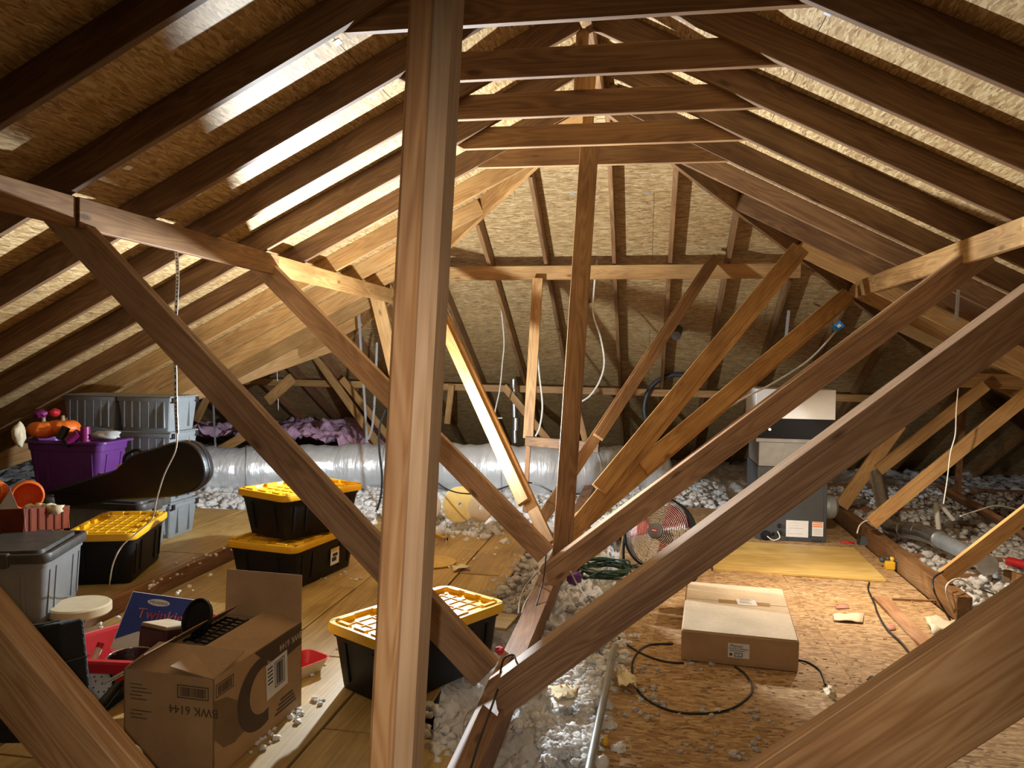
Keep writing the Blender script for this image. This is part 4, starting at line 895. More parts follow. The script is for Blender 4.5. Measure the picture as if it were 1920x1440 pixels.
# black case at the lower left
a, b, d = PY(-30, 1345, 2.50), PY(124, 1338, 2.34), PY(-26, 1188, 2.52)
Wk, wx, hy_ = quad_frame(a, b, d)
kc = thing('equipment_case', a, 'worn black case with rounded corners at the lower left', 'case', W=Wk)
MB().box((0, -0.10, -0.10), (wx, hy_, 0)).build('case_body', 'black_cloth', kc, bevel=0.014, seg=3)
MB().box((0.05, hy_-0.004, -0.085), (wx-0.12, hy_+0.004, -0.02)).build('handle_slot', 'black_plastic', kc, bevel=0.002)
MB().box((-0.003, hy_*0.55, -0.103), (wx+0.003, hy_*0.56, 0.003)).build('seam', 'dark_lid', kc)
# white perforated pan insert with black handle
c = PY(172, 1304, 2.72)
ax_ = Vector((-0.12, -0.80, 0.58)).normalized(); ux_ = Vector((0, 0, 1)).cross(ax_).normalized()
pc = thing('perforated_lid', c, 'white lid with drain holes and a black handle', 'lid', W=frame(c, ux_, ax_.cross(ux_), ax_))
MB().lathe([(0.001, 0), (0.082, 0.0), (0.096, 0.012), (0.10, 0.012), (0.10, 0.006), (0.09, -0.01), (0.001, -0.01)], 36).build('disc', 'white_plastic', pc, smooth=True, auto=0.7)
MB().tube([WM[pc.name] @ Vector((0.101*math.cos(q), 0.101*math.sin(q), 0.008)) for q in [2*math.pi*i/36 for i in range(36)]], 0.006, 6, closed=True).build('rim', 'black_plastic', pc, Matrix.Identity(4), smooth=True)
hm = MB()
for rr_, nn_ in ((0.03, 5), (0.055, 9), (0.074, 13)):
    for k in range(nn_):
        q = 2*math.pi*k/nn_+rr_*20; hm.lathe([(0.001, 0.0008), (0.0042, 0.0008)], 8, Matrix.Translation((rr_*math.cos(q), rr_*math.sin(q), 0)))
tag(hm.build('drain_hole', 'black_print', pc), kind='stuff')
MB().tube([PY(222, 1285, 2.58), PY(192, 1320, 2.48), PY(160, 1352, 2.38)], [0.017, 0.02, 0.018], 10).build('handle', 'black_plastic', pc, Matrix.Identity(4), smooth=True)
tag(MB().box((-0.12, -0.06, -0.01), (0.12, 0.06, 0.02), Matrix.Translation(PY(196, 1322, 2.72)) @ Matrix.Rotation(0.85, 4, 'Z') @ Matrix.Rotation(-0.5, 4, 'Y')).build('griddle', 'black_plastic', bevel=0.01), 'black griddle edge under the perforated lid', 'griddle')
tag(MB().box((-0.05, -0.012, -0.002), (0.05, 0.012, 0.006), Matrix.Translation(PY(222, 1268, 2.62)) @ Matrix.Rotation(0.7, 4, 'Z') @ Matrix.Rotation(-0.4, 4, 'Y')).build('steel_ladle', 'chrome', bevel=0.003), 'flat steel utensil beside the printed carton', 'utensil')
mb = MB(); blob(mb, PY(236, 1416, 2.2), 0.045, 31, (1.1, 0.8, 0.8), 3, 0.2); blob(mb, PY(255, 1436, 2.2), 0.035, 32, (1.1, 0.8, 0.8), 3, 0.2)
tag(mb.build('foam_mitt', 'white_plastic', smooth=True), 'rounded white foam piece at the foot of the printed carton', 'foam')
# little red tray
c = PZ(560, 1262, 0)
tr = thing('food_tray', (c.x, c.y, 0), 'small red lined tray with a cream outside beside the carton', 'tray', rotz=1.1)
MB().loft([rrect(0.20, 0.13, 0.03, 4, 0), rrect(0.26, 0.18, 0.04, 4, 0.06), rrect(0.265, 0.185, 0.04, 4, 0.065)], True, False).build('outside', 'cream_plastic', tr, smooth=True, auto=0.7)
MB().loft([rrect(0.27, 0.19, 0.04, 4, 0.066), rrect(0.255, 0.175, 0.04, 4, 0.066), rrect(0.20, 0.125, 0.03, 4, 0.010)], False, True).build('lining', 'red_plastic', tr, smooth=True, auto=0.7)

# ------------------------------------------------------------------ silver ducts
path = [(-5.6, 8.15, 0.22), (-4.9, 8.3, 0.24), (-4.2, 8.65, 0.24), (-3.4, 8.95, 0.26), (-2.6, 9.05, 0.28), (-1.8, 9.0, 0.30), (-1.0, 9.15, 0.28), (-0.4, 9.5, 0.26), (0.2, 9.9, 0.24)]
pp = spline(path, 10); rr = [0.275+0.012*math.sin(i*0.9)+0.01*math.sin(i*2.3) for i in range(len(pp))]
dt = thing('insulated_duct', (-2.6, 9.05, 0.0), 'fat silver foil-wrapped duct lying across the far floor', 'duct')
MB().tube(pp, rr, 28).build('foil_wrap', 'foil', dt, Matrix.Identity(4), smooth=True)
for k in (14, 34, 52, 66):
    ring = pp[k]; tdir = (pp[k+1]-pp[k-1]).normalized(); q = tdir.cross(Vector((0, 0, 1))).normalized(); u = q.cross(tdir)
    MB().tube([ring+q*(0.287*math.cos(a))+u*(0.287*math.sin(a)) for a in [2*math.pi*i/32 for i in range(32)]], 0.008, 6, closed=True).build('duct_band', 'strap_metal', dt, Matrix.Identity(4), smooth=True)
cyl_thing('vent_stack', 'upright galvanized vent stack rising behind the duct', 'pipe', PY(966, 830, 9.75), PY(963, 711, 9.75), 0.045, 'galvanized')
MB().lathe([(0.001, 0), (0.055, 0), (0.055, 0.16), (0.001, 0.16)], 18, Matrix.Translation(PY(967, 792, 9.75)-Vector((0, 0, 0.1)))).build('collar', 'galvanized', bpy.data.objects['vent_stack'], Matrix.Identity(4), smooth=True, auto=0.5)
tag(MB().tube(spline([PY(1215, 800, 9.9), PY(1208, 770, 9.9), PY(1214, 738, 9.9), PY(1232, 715, 9.9), PY(1262, 703, 9.9), PY(1292, 705, 9.9)], 6), 0.032, 10).build('vent_hose', 'pvc_dark', smooth=True), 'black hose arching up behind the far struts', 'hose')
cyl_thing('roof_vent_pipe', 'short grey pipe stub through the far roof at the right', 'pipe', PY(1268, 630, 8.5), PY(1272, 618, 8.85), 0.05, 'vent_grey')
cyl_thing('roof_vent_pipe', 'tiny pipe stub through the far roof beside the centre post', 'pipe', PY(1098, 569, 8.2), PY(1100, 566, 8.5), 0.035, 'vent_grey')

# ------------------------------------------------------------------ furnace
fx0, fx1, fy0, fy1 = 1.02, 1.62, 7.15, 7.85
ft = thing('furnace', (1.32, 7.5, 0), 'grey upright furnace with a bright white plenum on top', 'furnace')
MB().box((fx0, fy0, 0.0), (fx1, fy1, 0.66)).build('cabinet', 'furnace_grey', ft, Matrix.Identity(4), bevel=0.008, seg=2)
MB().box((fx0+0.03, fy0-0.006, 0.05), (fx1-0.03, fy0, 0.60)).build('front_panel', 'furnace_grey', ft, Matrix.Identity(4), bevel=0.003)
MB().box((fx0+0.01, fy0+0.02, 0.66), (fx1-0.01, fy1-0.02, 0.88)).build('coil_box', 'furnace_silver', ft, Matrix.Identity(4), bevel=0.004)
MB().box((fx0-0.02, fy0-0.01, 0.88), (fx1+0.02, fy1, 0.915)).build('flange', 'furnace_silver', ft, Matrix.Identity(4), bevel=0.003)
MB().box((fx0+0.02, fy0+0.05, 0.915), (fx1+0.04, fy1, 1.09)).build('black_section', 'black_cloth', ft, Matrix.Identity(4), bevel=0.003)
MB().box((fx0-0.02, fy0+0.04, 1.09), (fx1+0.06, fy1+0.02, 1.355)).build('plenum', 'white_metal', ft, Matrix.Identity(4), bevel=0.003)
kb = PY(1443, 805, fy0+0.05); MB().lathe([(0.001, 0), (0.012, 0), (0.012, 0.01), (0.001, 0.01)], 12, frame(kb, (1, 0, 0), (0, 0, 1), (0, -1, 0))).build('sight_glass', 'chrome', ft, Matrix.Identity(4), smooth=True, auto=0.5)
def panel_at(a, b, y, nm, mat, parent, th=0.004):
    p, q = PY(*a, y), PY(*b, y); return MB().box((min(p.x, q.x), y-th, min(p.z, q.z)), (max(p.x, q.x), y, max(p.z, q.z))).build(nm, mat, parent, Matrix.Identity(4))
l1 = panel_at((1474, 975), (1515, 1008), fy0-0.006, 'rating_label', 'white_paper', ft)
for k in range(5): panel_at((1478, 980+k*5), (1478+18+((k*5) % 12), 981+k*5), fy0-0.0102, 'fine_print', 'brown_print', l1, 0.001)
l2 = panel_at((1523, 978), (1543, 1006), fy0-0.006, 'warning_label', 'white_paper', ft)
for k in range(3): panel_at((1524, 979+k*3.6), (1542, 981.6+k*3.6), fy0-0.0102, 'warning_stripe', 'orange_print', l2, 0.001)
for k in range(3): panel_at((1526, 993+k*4), (1540, 994+k*4), fy0-0.0102, 'fine_print', 'brown_print', l2, 0.001)
for px, py, r in ((1461, 985, 0.018), (1462, 998, 0.018), (1450, 1000, 0.012)):
    q = PY(px, py, fy0-0.006); MB().lathe([(0.001, 0), (r, 0), (r, 0.02), (r*0.6, 0.03), (0.001, 0.03)], 14, frame(q, (1, 0, 0), (0, 0, 1), (0, -1, 0))).build('gas_port', 'dark_metal', ft, Matrix.Identity(4), smooth=True, auto=0.5)
q = PY(1436, 1004, fy0-0.006); MB().lathe([(0.001, 0), (0.045, 0), (0.042, 0.025), (0.001, 0.03)], 16, frame(q, (1, 0, 0), (0, 0, 1), (0, -1, 0))).build('drain_port', 'black_plastic', ft, Matrix.Identity(4), smooth=True, auto=0.5)
MB().tube(spline([PY(1438, 1005, fy0-0.03), PY(1450, 1013, fy0-0.05), PY(1462, 1008, fy0-0.04), PY(1458, 996, fy0-0.03)], 6), 0.006, 6).build('wire', 'white_cord', ft, Matrix.Identity(4), smooth=True)
panel_at((1522, 1012), (1540, 1018), fy0-0.006, 'vent_slot', 'black_print', ft)
q = Vector((1.66, 7.45, 0.27)); MB().lathe([(0.001, 0), (0.10, 0), (0.115, 0.03), (0.10, 0.09), (0.05, 0.12), (0.001, 0.12)], 24, frame(q, (0, 1, 0), (0, 0, 1), (1, 0, 0))).build('blower_motor', 'conduit', ft, Matrix.Identity(4), smooth=True, auto=0.6)
mb = MB(); mb.tube([q+Vector((-0.02, 0.12*math.cos(a), 0.12*math.sin(a))) for a in [2*math.pi*i/28 for i in range(28)]], 0.012, 8, closed=True); mb.build('orange_gasket', 'orange_print', ft, Matrix.Identity(4), smooth=True)

# ------------------------------------------------------------------ floor fan
c = PY(1237, 1000, 5.95)
nx = Vector((-0.42, -0.83, 0.38)).normalized(); ex = Vector((0, 0, 1)).cross(nx).normalized(); ey = nx.cross(ex)
Wn = frame(c, ex, ey, nx)
fn = thing('floor_fan', (c.x, c.y+0.1, 0), 'round red-bladed floor fan with a black wire cage', 'fan')
Rf = 0.265
def ringpts(r, z, n=48): return [Wn @ Vector((r*math.cos(2*math.pi*i/n), r*math.sin(2*math.pi*i/n), z)) for i in range(n)]
MB().lathe([(Rf, -0.06), (Rf+0.012, -0.055), (Rf+0.012, 0.055), (Rf, 0.06), (Rf-0.006, 0.05), (Rf-0.006, -0.05)], 48, Wn).build('housing', 'black_plastic', fn, Matrix.Identity(4), smooth=True, auto=0.8)
gm = MB()
for k in range(17):
    r = 0.055+k*(Rf-0.055)/16.5; gm.tube(ringpts(r, 0.085-0.045*(r/Rf)**2), 0.0029, 5, closed=True)
tag(gm.build('front_grille', 'chrome', fn, Matrix.Identity(4), smooth=True), kind='stuff')
gs = MB()
for k in range(6):
    a = 2*math.pi*k/6+0.3; gs.tube([Wn @ Vector((r*math.cos(a), r*math.sin(a), 0.083-0.045*(r/Rf)**2)) for r in (0.05, 0.12, 0.2, Rf)], 0.0028, 5)
tag(gs.build('grille_spokes', 'dark_metal', fn, Matrix.Identity(4), smooth=True), kind='stuff')
bg = MB()
for k in range(9):
    r = 0.06+k*(Rf-0.06)/8.5; bg.tube(ringpts(r, -0.075+0.02*(r/Rf)**2), 0.0016, 4, closed=True)
tag(bg.build('rear_grille', 'dark_metal', fn, Matrix.Identity(4), smooth=True), kind='stuff')
for k in range(3):
    a0 = 2*math.pi*k/3+0.9; v = []; fcs = []
    for i in range(7):
        r = 0.04+i*0.033
        for j in range(5):
            a = a0+(j/4-0.5)*(0.75+0.25*i/6); v.append((r*math.cos(a), r*math.sin(a), 0.03*(j/4-0.5)*2-0.005))
    for i in range(6):
        for j in range(4): fcs.append((i*5+j, i*5+j+1, (i+1)*5+j+1, (i+1)*5+j))
    o = MB().add(v, fcs, Wn).build('blade', 'fan_red', fn, Matrix.Identity(4), smooth=True); md = o.modifiers.new('solid', 'SOLIDIFY'); md.thickness = 0.003
hb = MB().lathe([(0.001, 0.105), (0.042, 0.104), (0.056, 0.096), (0.058, 0.08), (0.05, 0.075)], 24, Wn).build('hub', 'fan_hub', fn, Matrix.Identity(4), smooth=True, auto=0.7)
MB().box((-0.026, -0.014, 0.1045), (0.026, 0.014, 0.1065), Wn).build('badge', 'red_print', hb, Matrix.Identity(4))
MB().box((-0.018, -0.004, 0.107), (0.018, 0.005, 0.1078), Wn).build('badge_stripe', 'white_paper', hb, Matrix.Identity(4))
MB().lathe([(0.001, -0.15), (0.05, -0.15), (0.055, -0.13), (0.055, -0.02), (0.001, -0.02)], 20, Wn).build('motor', 'black_plastic', fn, Matrix.Identity(4), smooth=True, auto=0.7)
s0, s1 = Wn @ Vector((-Rf-0.02, 0, 0)), Wn @ Vector((Rf+0.02, 0, 0))
d0 = Vector((0.10, -0.28, 0))
MB().tube(spline([s0, Vector((s0.x-0.02, s0.y-0.05, 0.12)), Vector((s0.x+0.0, s0.y-0.14, 0.015)), Vector((s0.x+0.10, s0.y-0.18, 0.014)), Vector((s1.x-0.1, s1.y-0.18, 0.014)), Vector((s1.x, s1.y-0.14, 0.015)), Vector((s1.x+0.02, s1.y-0.05, 0.12)), s1], 8), 0.011, 8).build('stand', 'black_plastic', fn, Matrix.Identity(4), smooth=True)

# ------------------------------------------------------------------ cords, wires, straps
def cord(name, label, pts, r, mat, cat='cord', n=8, sub=8, group=None, closed=False):
    return tag(MB().tube(spline(pts, sub, closed), r, n, closed=closed).build(name, mat, smooth=True), label, cat, group)
cc0 = PZ(1132, 1078, 0.0); pts = []
for i in range(110):
    a = i*0.55; k = 1+0.12*math.sin(i*1.7); pts.append((cc0.x+(0.17*k)*math.cos(a)+0.03*math.sin(i*0.9), cc0.y+(0.20*k)*math.sin(a), 0.012+0.07*((i*37) % 19)/19))
cord('extension_cord', 'dark green extension cord coiled on the floor beside the fan', pts, 0.0062, 'green_cord', sub=4, n=6)
fl = lambda *p, z=0.008: [PZ(x, y, z) for x, y in p]
cord('black_cable', 'black cable looping on the floor in front of the flat carton', fl((1262, 1207), (1215, 1210), (1190, 1232), (1186, 1265), (1202, 1302), (1250, 1330), (1310, 1338), (1368, 1330), (1405, 1305), (1410, 1285), (1395, 1262), (1378, 1250)), 0.0055, 'black_cord')
cord('black_cable', 'black cable running from the strut to the flat carton', fl((1150, 1188), (1175, 1208), (1205, 1226), (1245, 1240), (1282, 1243)), 0.0055, 'black_cord')
cord('black_cable', 'short black cable curling out right of the flat carton', fl((1490, 1236), (1515, 1242), (1538, 1258), (1548, 1285)), 0.005, 'black_cord')
cord('power_cord', 'thin dark cord wandering over the right floor to the loose board', fl((1630, 1092), (1628, 1105), (1640, 1132), (1645, 1148), (1662, 1178), (1690, 1205), (1712, 1232)), 0.006, 'black_cord')
cord('hanging_wire', 'dark wire hanging past the two strut feet to the bottom', [PY(1024, 1040, 4.85), PY(1018, 1090, 4.7), PY(1000, 1150, 4.4), PY(975, 1205, 4.0), PY(948, 1255, 3.4), PY(920, 1330, 2.9), PY(895, 1400, 2.7), PY(880, 1450, 2.6)], 0.0045, 'black_cord', 'wire')
cord('hanging_wire', 'dark wire arching over the foot of the near V and trailing right', [PY(938, 1262, 3.05), PY(945, 1235, 3.05), PY(962, 1228, 3.06), PY(968, 1240, 3.2)], 0.004, 'black_cord', 'wire')
cord('white_cable', 'white cable curving over the deck edge at the bottom', [PZ(892, 1325, 0.1), PZ(872, 1340, 0.08), PZ(866, 1370, 0.05), PZ(868, 1395, 0.0)], 0.005, 'white_cord')
cord('white_cable', 'white cable in the dusty fluff left of the centre beam', [PY(1008, 1072, 4.8), PZ(985, 1100, 0.06), PZ(975, 1125, 0.04), PZ(972, 1150, 0.03)], 0.006, 'white_cord')
cord('white_cable', 'second white cable in the dusty fluff, nearer the centre beam', [PY(1012, 1076, 4.8), PZ(1000, 1105, 0.08), PZ(985, 1130, 0.06), PZ(978, 1150, 0.04)], 0.006, 'white_cord')
cord('white_cable', 'white cable leaving the strut foot towards the green cord', [PY(1070, 1072, 4.85), PZ(1082, 1095, 0.05), PZ(1100, 1120, 0.03)], 0.006, 'white_cord')
cord('white_cable', 'white cable stapled along the low strut through the blue boxes', [PY(1575, 612, 6.9), PY(1520, 672, 6.75), PY(1450, 718, 6.55), PY(1385, 752, 6.4), PY(1300, 808, 6.15), PY(1258, 840, 5.95), PY(1212, 868, 5.8), PY(1182, 882, 5.7), PY(1160, 918, 5.6), PY(1122, 970, 5.4)], 0.008, 'white_cord')
for (px, py, Y, lb) in ((1571, 612, 6.82, 'blue cable box high on the low strut near the right purlin'), (1254, 849, 5.9, 'blue cable box halfway down the low strut'), (1180, 883, 5.66, 'small dark blue cable box lowest on the strut')):
    q = PY(px, py, Y); t = thing('junction_box', q, lb, 'cable box', 'blue cable boxes'); Wq = frame(q, (0.78, 0, 0.62), (0, 1, 0), (-0.62, 0, 0.78))
    MB().box((-0.042, -0.03, -0.03), (0.042, 0.02, 0.03)).build('box', 'blue_box', t, Wq, bevel=0.004); MB().box((-0.012, -0.032, -0.01), (0.02, -0.0305, 0.014)).build('tag_label', 'white_paper', t, Wq)
cord('hanging_cable', 'white cable hanging and bending on the far jack rafter', [PY(1131, 420, 7.7), PY(1122, 470, 7.72), PY(1114, 540, 7.75), PY(1113, 590, 7.8), PY(1126, 632, 7.9), PY(1133, 680, 8.0), PY(1124, 715, 8.1), PY(1106, 742, 8.2), PY(1086, 755, 8.25)], 0.010, 'white_cord', 'cable')
cord('hanging_cable', 'white cable tied left of the flat upright prop', [PY(940, 580, 8.6), PY(945, 640, 8.65), PY(942, 680, 8.7), PY(937, 730, 8.75), PY(928, 778, 8.8), PY(942, 784, 8.8)], 0.008, 'white_cord', 'cable')
cord('hanging_cable', 'white cable looping beside the centre post', [PY(1006, 640, 8.0), PY(1011, 700, 8.0), PY(1017, 760, 8.0), PY(1012, 800, 8.0), PY(1004, 818, 8.0)], 0.010, 'white_cord', 'cable')
cord('hanging_cable', 'thin white wire hanging in front of the orange brace at the right', [PY(1797, 724, 6.5), PY(1793, 770, 6.5), PY(1791, 815, 6.5), PY(1782, 850, 6.5), PY(1776, 900, 6.5), PY(1769, 945, 6.5)], 0.005, 'white_cord', 'wire')
cord('hanging_cable', 'thin white wire hanging down to the deck behind the front post', [PY(833, 940, 6.4), PY(836, 1000, 6.3), PY(838, 1060, 6.2), PZ(836, 1092, 0.0)], 0.004, 'white_cord', 'wire')
cord('black_cable', 'black cable sagging across the far struts in front of the duct', [PY(806, 894, 6.6), PY(840, 918, 6.4), PY(880, 926, 6.2), PY(925, 920, 5.9), PY(965, 908, 5.7), PY(1000, 906, 5.5), PY(1035, 922, 5.4)], 0.006, 'black_cord')
cord('white_cable', 'pale cable curving over the right insulation by the dark trimmer', [PY(1800, 968, 6.8), PY(1840, 955, 6.9), PY(1870, 948, 7.0), PY(1910, 956, 7.1)], 0.006, 'white_cord')
cord('white_cable', 'white wires draped over the end of the edge beam', [PZ(1790, 1150, 0.02), PY(1775, 1115, 5.2), PY(1778, 1094, 5.2), PY(1800, 1086, 5.3), PY(1830, 1105, 5.3)], 0.006, 'white_cord')
cord('black_cable', 'dark wire falling from the edge beam end to the cardboard scrap', [PY(1768, 1072, 5.3), PY(1750, 1085, 5.2), PY(1752, 1110, 5.1), PZ(1765, 1135, 0.02), PZ(1780, 1160, 0.01), PZ(1788, 1180, 0.01)], 0.006, 'black_cord')
cord('white_cable', 'white cable looping over the edge beam by the black tool', [PY(1607, 1000, 6.9), PY(1612, 985, 6.95), PY(1625, 976, 7.0), PY(1640, 978, 7.0)], 0.006, 'white_cord')
cord('black_cable', 'black cable crossing the insulation at the right edge', [PZ(1800, 1085, -0.02), PZ(1840, 1105, 0.0), PZ(1880, 1120, 0.0), PZ(1925, 1140, 0.0)], 0.006, 'black_cord')
def strap(label, pts, w=0.02, mat='strap_metal', holes=False):
    t = thing('metal_strap', pts[0], label, 'strap', 'hanging metal straps')
    sp = spline(pts, 6); MB().ribbon(sp, w, 0.002, (1, 0, 0)).build('band', mat, t, Matrix.Identity(4))
    if holes:
        hm = MB(); acc = 0.0
        for a, b in zip(sp[:-1], sp[1:]):
            L = (b-a).length; s = 0
            while s+0.0 < L:
                q = a+(b-a)*(s/L); hm.box((-w*0.22, -0.0016, -0.004), (w*0.22, 0.0016, 0.004), Matrix.Translation(q)); s += 0.028
        tag(hm.build('strap_holes', 'black_print', t, Matrix.Identity(4)), kind='stuff')
    return t
strap('perforated metal strap hanging from the left purlin', [PY(322, 436, 3.95), PY(331, 478, 3.93), PY(333, 520, 3.9), PY(331, 565, 3.9), PY(328, 640, 3.9), PY(329, 720, 3.9), PY(330, 770, 3.9), PY(332, 812, 3.9)], 0.020, holes=True)
cord('hanging_wire', 'pale wire falling from the purlin strap across the guitar case and yellow tote', [PY(332, 812, 3.9), PY(329, 845, 3.92), PY(308, 890, 3.95), PY(294, 935, 4.0), PY(285, 972, 4.05), PY(255, 1000, 4.0), PY(228, 1025, 3.95), PY(212, 1058, 3.95), PZ(205, 1098, 0.1)], 0.004, 'white_cord', 'wire')
strap('left of the two straps holding the duct', [PY(673, 582, 8.3), PY(677, 660, 8.35), PY(683, 740, 8.45), PY(688, 830, 8.6)], 0.028)
strap('right strap of the duct hanger, joining the left one', [PY(707, 642, 8.4), PY(703, 740, 8.5), PY(698, 800, 8.55), PY(690, 824, 8.6)], 0.026)
strap('black perforated strap curling down beside the front post', [PY(723, 768, 7.3), PY(712, 800, 7.3), PY(711, 840, 7.3), PY(716, 890, 7.3), PY(714, 930, 7.3), PY(704, 966, 7.3)], 0.022, 'dark_metal', holes=True)
strap('strap hanging under the right hip', [PY(1479, 582, 8.2), PY(1476, 610, 8.2), PY(1472, 650, 8.2)], 0.03)
strap('strap hanging above the long right strut near the right edge', [PY(1797, 543, 5.6), PY(1795, 575, 5.6), PY(1793, 602, 5.6)], 0.022)
strap('strap at the far left above the pink insulation', [PY(400, 752, 8.3), PY(402, 800, 8.3), PY(405, 855, 8.3)], 0.024)
cord('hanging_wire', 'thin wire hanging by the stub behind the left strut', [PY(519, 690, 9.0), PY(521, 730, 9.0), PY(522, 770, 9.0)], 0.005, 'strap_metal', 'wire')

# ------------------------------------------------------------------ flat carton, panel and small things on the right floor
px_, py_, pth, pL, pW, pH = 0.552, 4.559, -0.085, 0.584, 0.932, 0.156
pt2 = thing('flat_carton', (px_, py_, 0.008), 'flat sealed cardboard carton with a white label on the right floor', 'carton', rotz=pth)
bodyc = MB().loft([rrect(pL-0.004, pW-0.004, 0.006, 2, 0), rrect(pL, pW, 0.006, 2, 0.02), rrect(pL+0.004, pW, 0.006, 2, pH-0.006), rrect(pL-0.006, pW-0.010, 0.006, 2, pH)], True, True).build('carton_body', 'cardboard', pt2)
for s in (-1, 1):
    MB().box((-pL/2+0.004, s*pW/4-pW/4+0.003+0.10, pH), (pL/2-0.004, s*pW/4+pW/4-0.003+(0.10 if s < 0 else 0), pH+0.004)).build('top_flap', 'cardboard_pale', pt2, bevel=0.002) if s > 0 else MB().box((-pL/2+0.004, -pW/2+0.006, pH), (pL/2-0.004, 0.097, pH+0.004)).build('top_flap', 'cardboard_pale', pt2, bevel=0.002)
MB().box((-0.12, -0.035, pH+0.004), (0.17, 0.035, pH+0.0046), Matrix.Translation((0.02, 0.10, 0))).build('packing_tape', 'tape', pt2)
lbx = MB().box((-0.055, -0.055, pH+0.005), (0.055, 0.055, pH+0.006), Matrix.Translation((0.06, 0.11, 0)) @ Matrix.Rotation(0.1, 4, 'Z')).build('packing_slip', 'white_paper', pt2)
for k in range(5): MB().box((0.02, 0.09+k*0.018, pH+0.0062), (0.09-0.008*(k % 3), 0.094+k*0.018, pH+0.0066)).build('fine_print', 'brown_print', lbx)
Wp = WM[pt2.name] @ frame((0.0, -pW/2-0.003, pH/2), (1, 0, 0), (0, 0, 1), (0, -1, 0))
lb2 = MB().box((-0.055, -0.038, 0), (0.052, 0.038, 0.0008)).build('product_label', 'white_paper', pt2, Wp)
text_mesh('Plenum', 0.021, Wp @ Matrix.Translation((-0.012, 0.024, 0.0012)), 'black_print', lb2)
text_mesh('PDXW1218096R8', 0.0125, Wp @ Matrix.Translation((-0.002, 0.009, 0.0012)), 'black_print', lb2, sx=1.0)
MB().box((-0.046, -0.003, 0.0008), (0.03, 0.0, 0.0012)).build('fine_print', 'brown_print', lb2, Wp)
barcode(Wp @ Matrix.Translation((0, 0, 0.0008)), -0.022, 0.018, -0.032, -0.010, 'black_print', pt2, 9)
MB().lathe([(0.001, 0.001), (0.008, 0.001)], 14, Wp @ Matrix.Translation((-0.040, -0.022, 0))).build('round_mark', 'brown_print', lb2, Matrix.Identity(4))
tag(MB().box((0, 0, 0), (1.22, 0.98, 0.02), Matrix.Translation((0.545, 5.97, 0.003)) @ Matrix.Rotation(-0.03, 4, 'Z')).build('plywood_board', 'yellow_panel', bevel=0.0015), 'loose yellow plywood board lying in front of the furnace', 'board')
beam('loose_board', 'loose reddish board lying on the right floor by the cardboard scrap', PZ(1650, 1118, 0.02), PZ(1748, 1215, 0.02), 0.09, 0.02, 'lumber_red', 'board', nrm=(0, 0, 1))
beam('loose_stick', 'thin dark stick lying above the loose board', PZ(1672, 1121, 0.012), PZ(1757, 1125, 0.012), 0.016, 0.01, 'lumber_red', 'stick', nrm=(0, 0, 1))
beam('loose_block', 'wood offcut standing in the insulation at the right edge', PZ(1880, 1088, 0.02), PZ(1930, 1105, 0.02), 0.16, 0.04, 'lumber', 'block', nrm=(-0.6, -0.8, 0))
def sheet(name, label, cat, px, z, mat, crumple=0.01, seed=0, div=5):
    """thin crumpled sheet; px = four corners on the floor plane"""
    P = [PZ(x, y, z) for x, y in px]; v = []; r = random.Random(seed)
    for i in range(div+1):
        for j in range(div+1):
            u, t = i/div, j/div; q = (P[0]*(1-u)+P[1]*u)*(1-t)+(P[3]*(1-u)+P[2]*u)*t; v.append((q.x, q.y, q.z+r.uniform(0, crumple)))
    k = div+1; f = [(i*k+j, (i+1)*k+j, (i+1)*k+j+1, i*k+j+1) for i in range(div) for j in range(div)]
    o = MB().add(v, f).build(name, mat, smooth=True); md = o.modifiers.new('solid', 'SOLIDIFY'); md.thickness = 0.0015; return tag(o, label, cat)
sheet('cardboard_scrap', 'crumpled brown cardboard scrap by the loose board', 'cardboard', [(1732, 1160), (1790, 1172), (1790, 1195), (1748, 1192)], 0.03, 'cardboard_pale', 0.05, 3)
sheet('paper_scrap', 'torn masking paper scrap lying in the middle of the right floor', 'paper', [(1562, 1152), (1620, 1152), (1618, 1168), (1564, 1164)], 0.006, 'cardboard_pale', 0.010, 4)
sheet('red_card', 'small red playing card on the right floor', 'card', [(1565, 1134), (1590, 1132), (1593, 1140), (1568, 1141)], 0.003, 'faded_pink', 0.0, 5, 1)
sheet('red_card', 'second small red card beside the loose board', 'card', [(1660, 1172), (1678, 1170), (1680, 1180), (1664, 1182)], 0.003, 'faded_pink', 0.0, 5, 1)
sheet('paper_napkin', 'yellow dotted napkin in the white fluff at the bottom', 'napkin', [(1026, 1288), (1085, 1292), (1082, 1312), (1040, 1316)], 0.06, 'napkin', 0.03, 7)
sheet('paper_napkin', 'yellow dotted napkin right of the grey conduit', 'napkin', [(1155, 1258), (1190, 1268), (1195, 1292), (1160, 1288)], 0.03, 'napkin', 0.03, 8)
for i, nm in enumerate(('paper_napkin', 'paper_napkin.001')):
    o = bpy.data.objects[nm]; mb = MB(); r = random.Random(i)
    for _ in range(16):
        v = o.data.vertices[r.randrange(len(o.data.vertices))].co; mb.lathe([(0.001, 0.003), (0.006, 0.003)], 8, Matrix.Translation(v))
    tag(mb.build('printed_dots', 'orange_print', o), kind='stuff')
sheet('white_napkin', 'folded white napkin under the dotted one', 'napkin', [(1032, 1312), (1080, 1308), (1075, 1325), (1040, 1332)], 0.05, 'white_paper', 0.015, 9)
cyl_thing('conduit', 'grey metal conduit lying in the fluff towards the bottom edge', 'conduit', PZ(1152, 1212, 0.05), PZ(1098, 1475, 0.05), 0.017, 'conduit')
mb = MB(); blob(mb, PZ(1557, 1298, 0.03), 0.028, 3, (0.9, 1.6, 0.8), 3, 0.5); tag(mb.build('plastic_bag', 'cream_plastic', smooth=True), 'small crumpled cream plastic bag at the end of the short cable', 'bag')
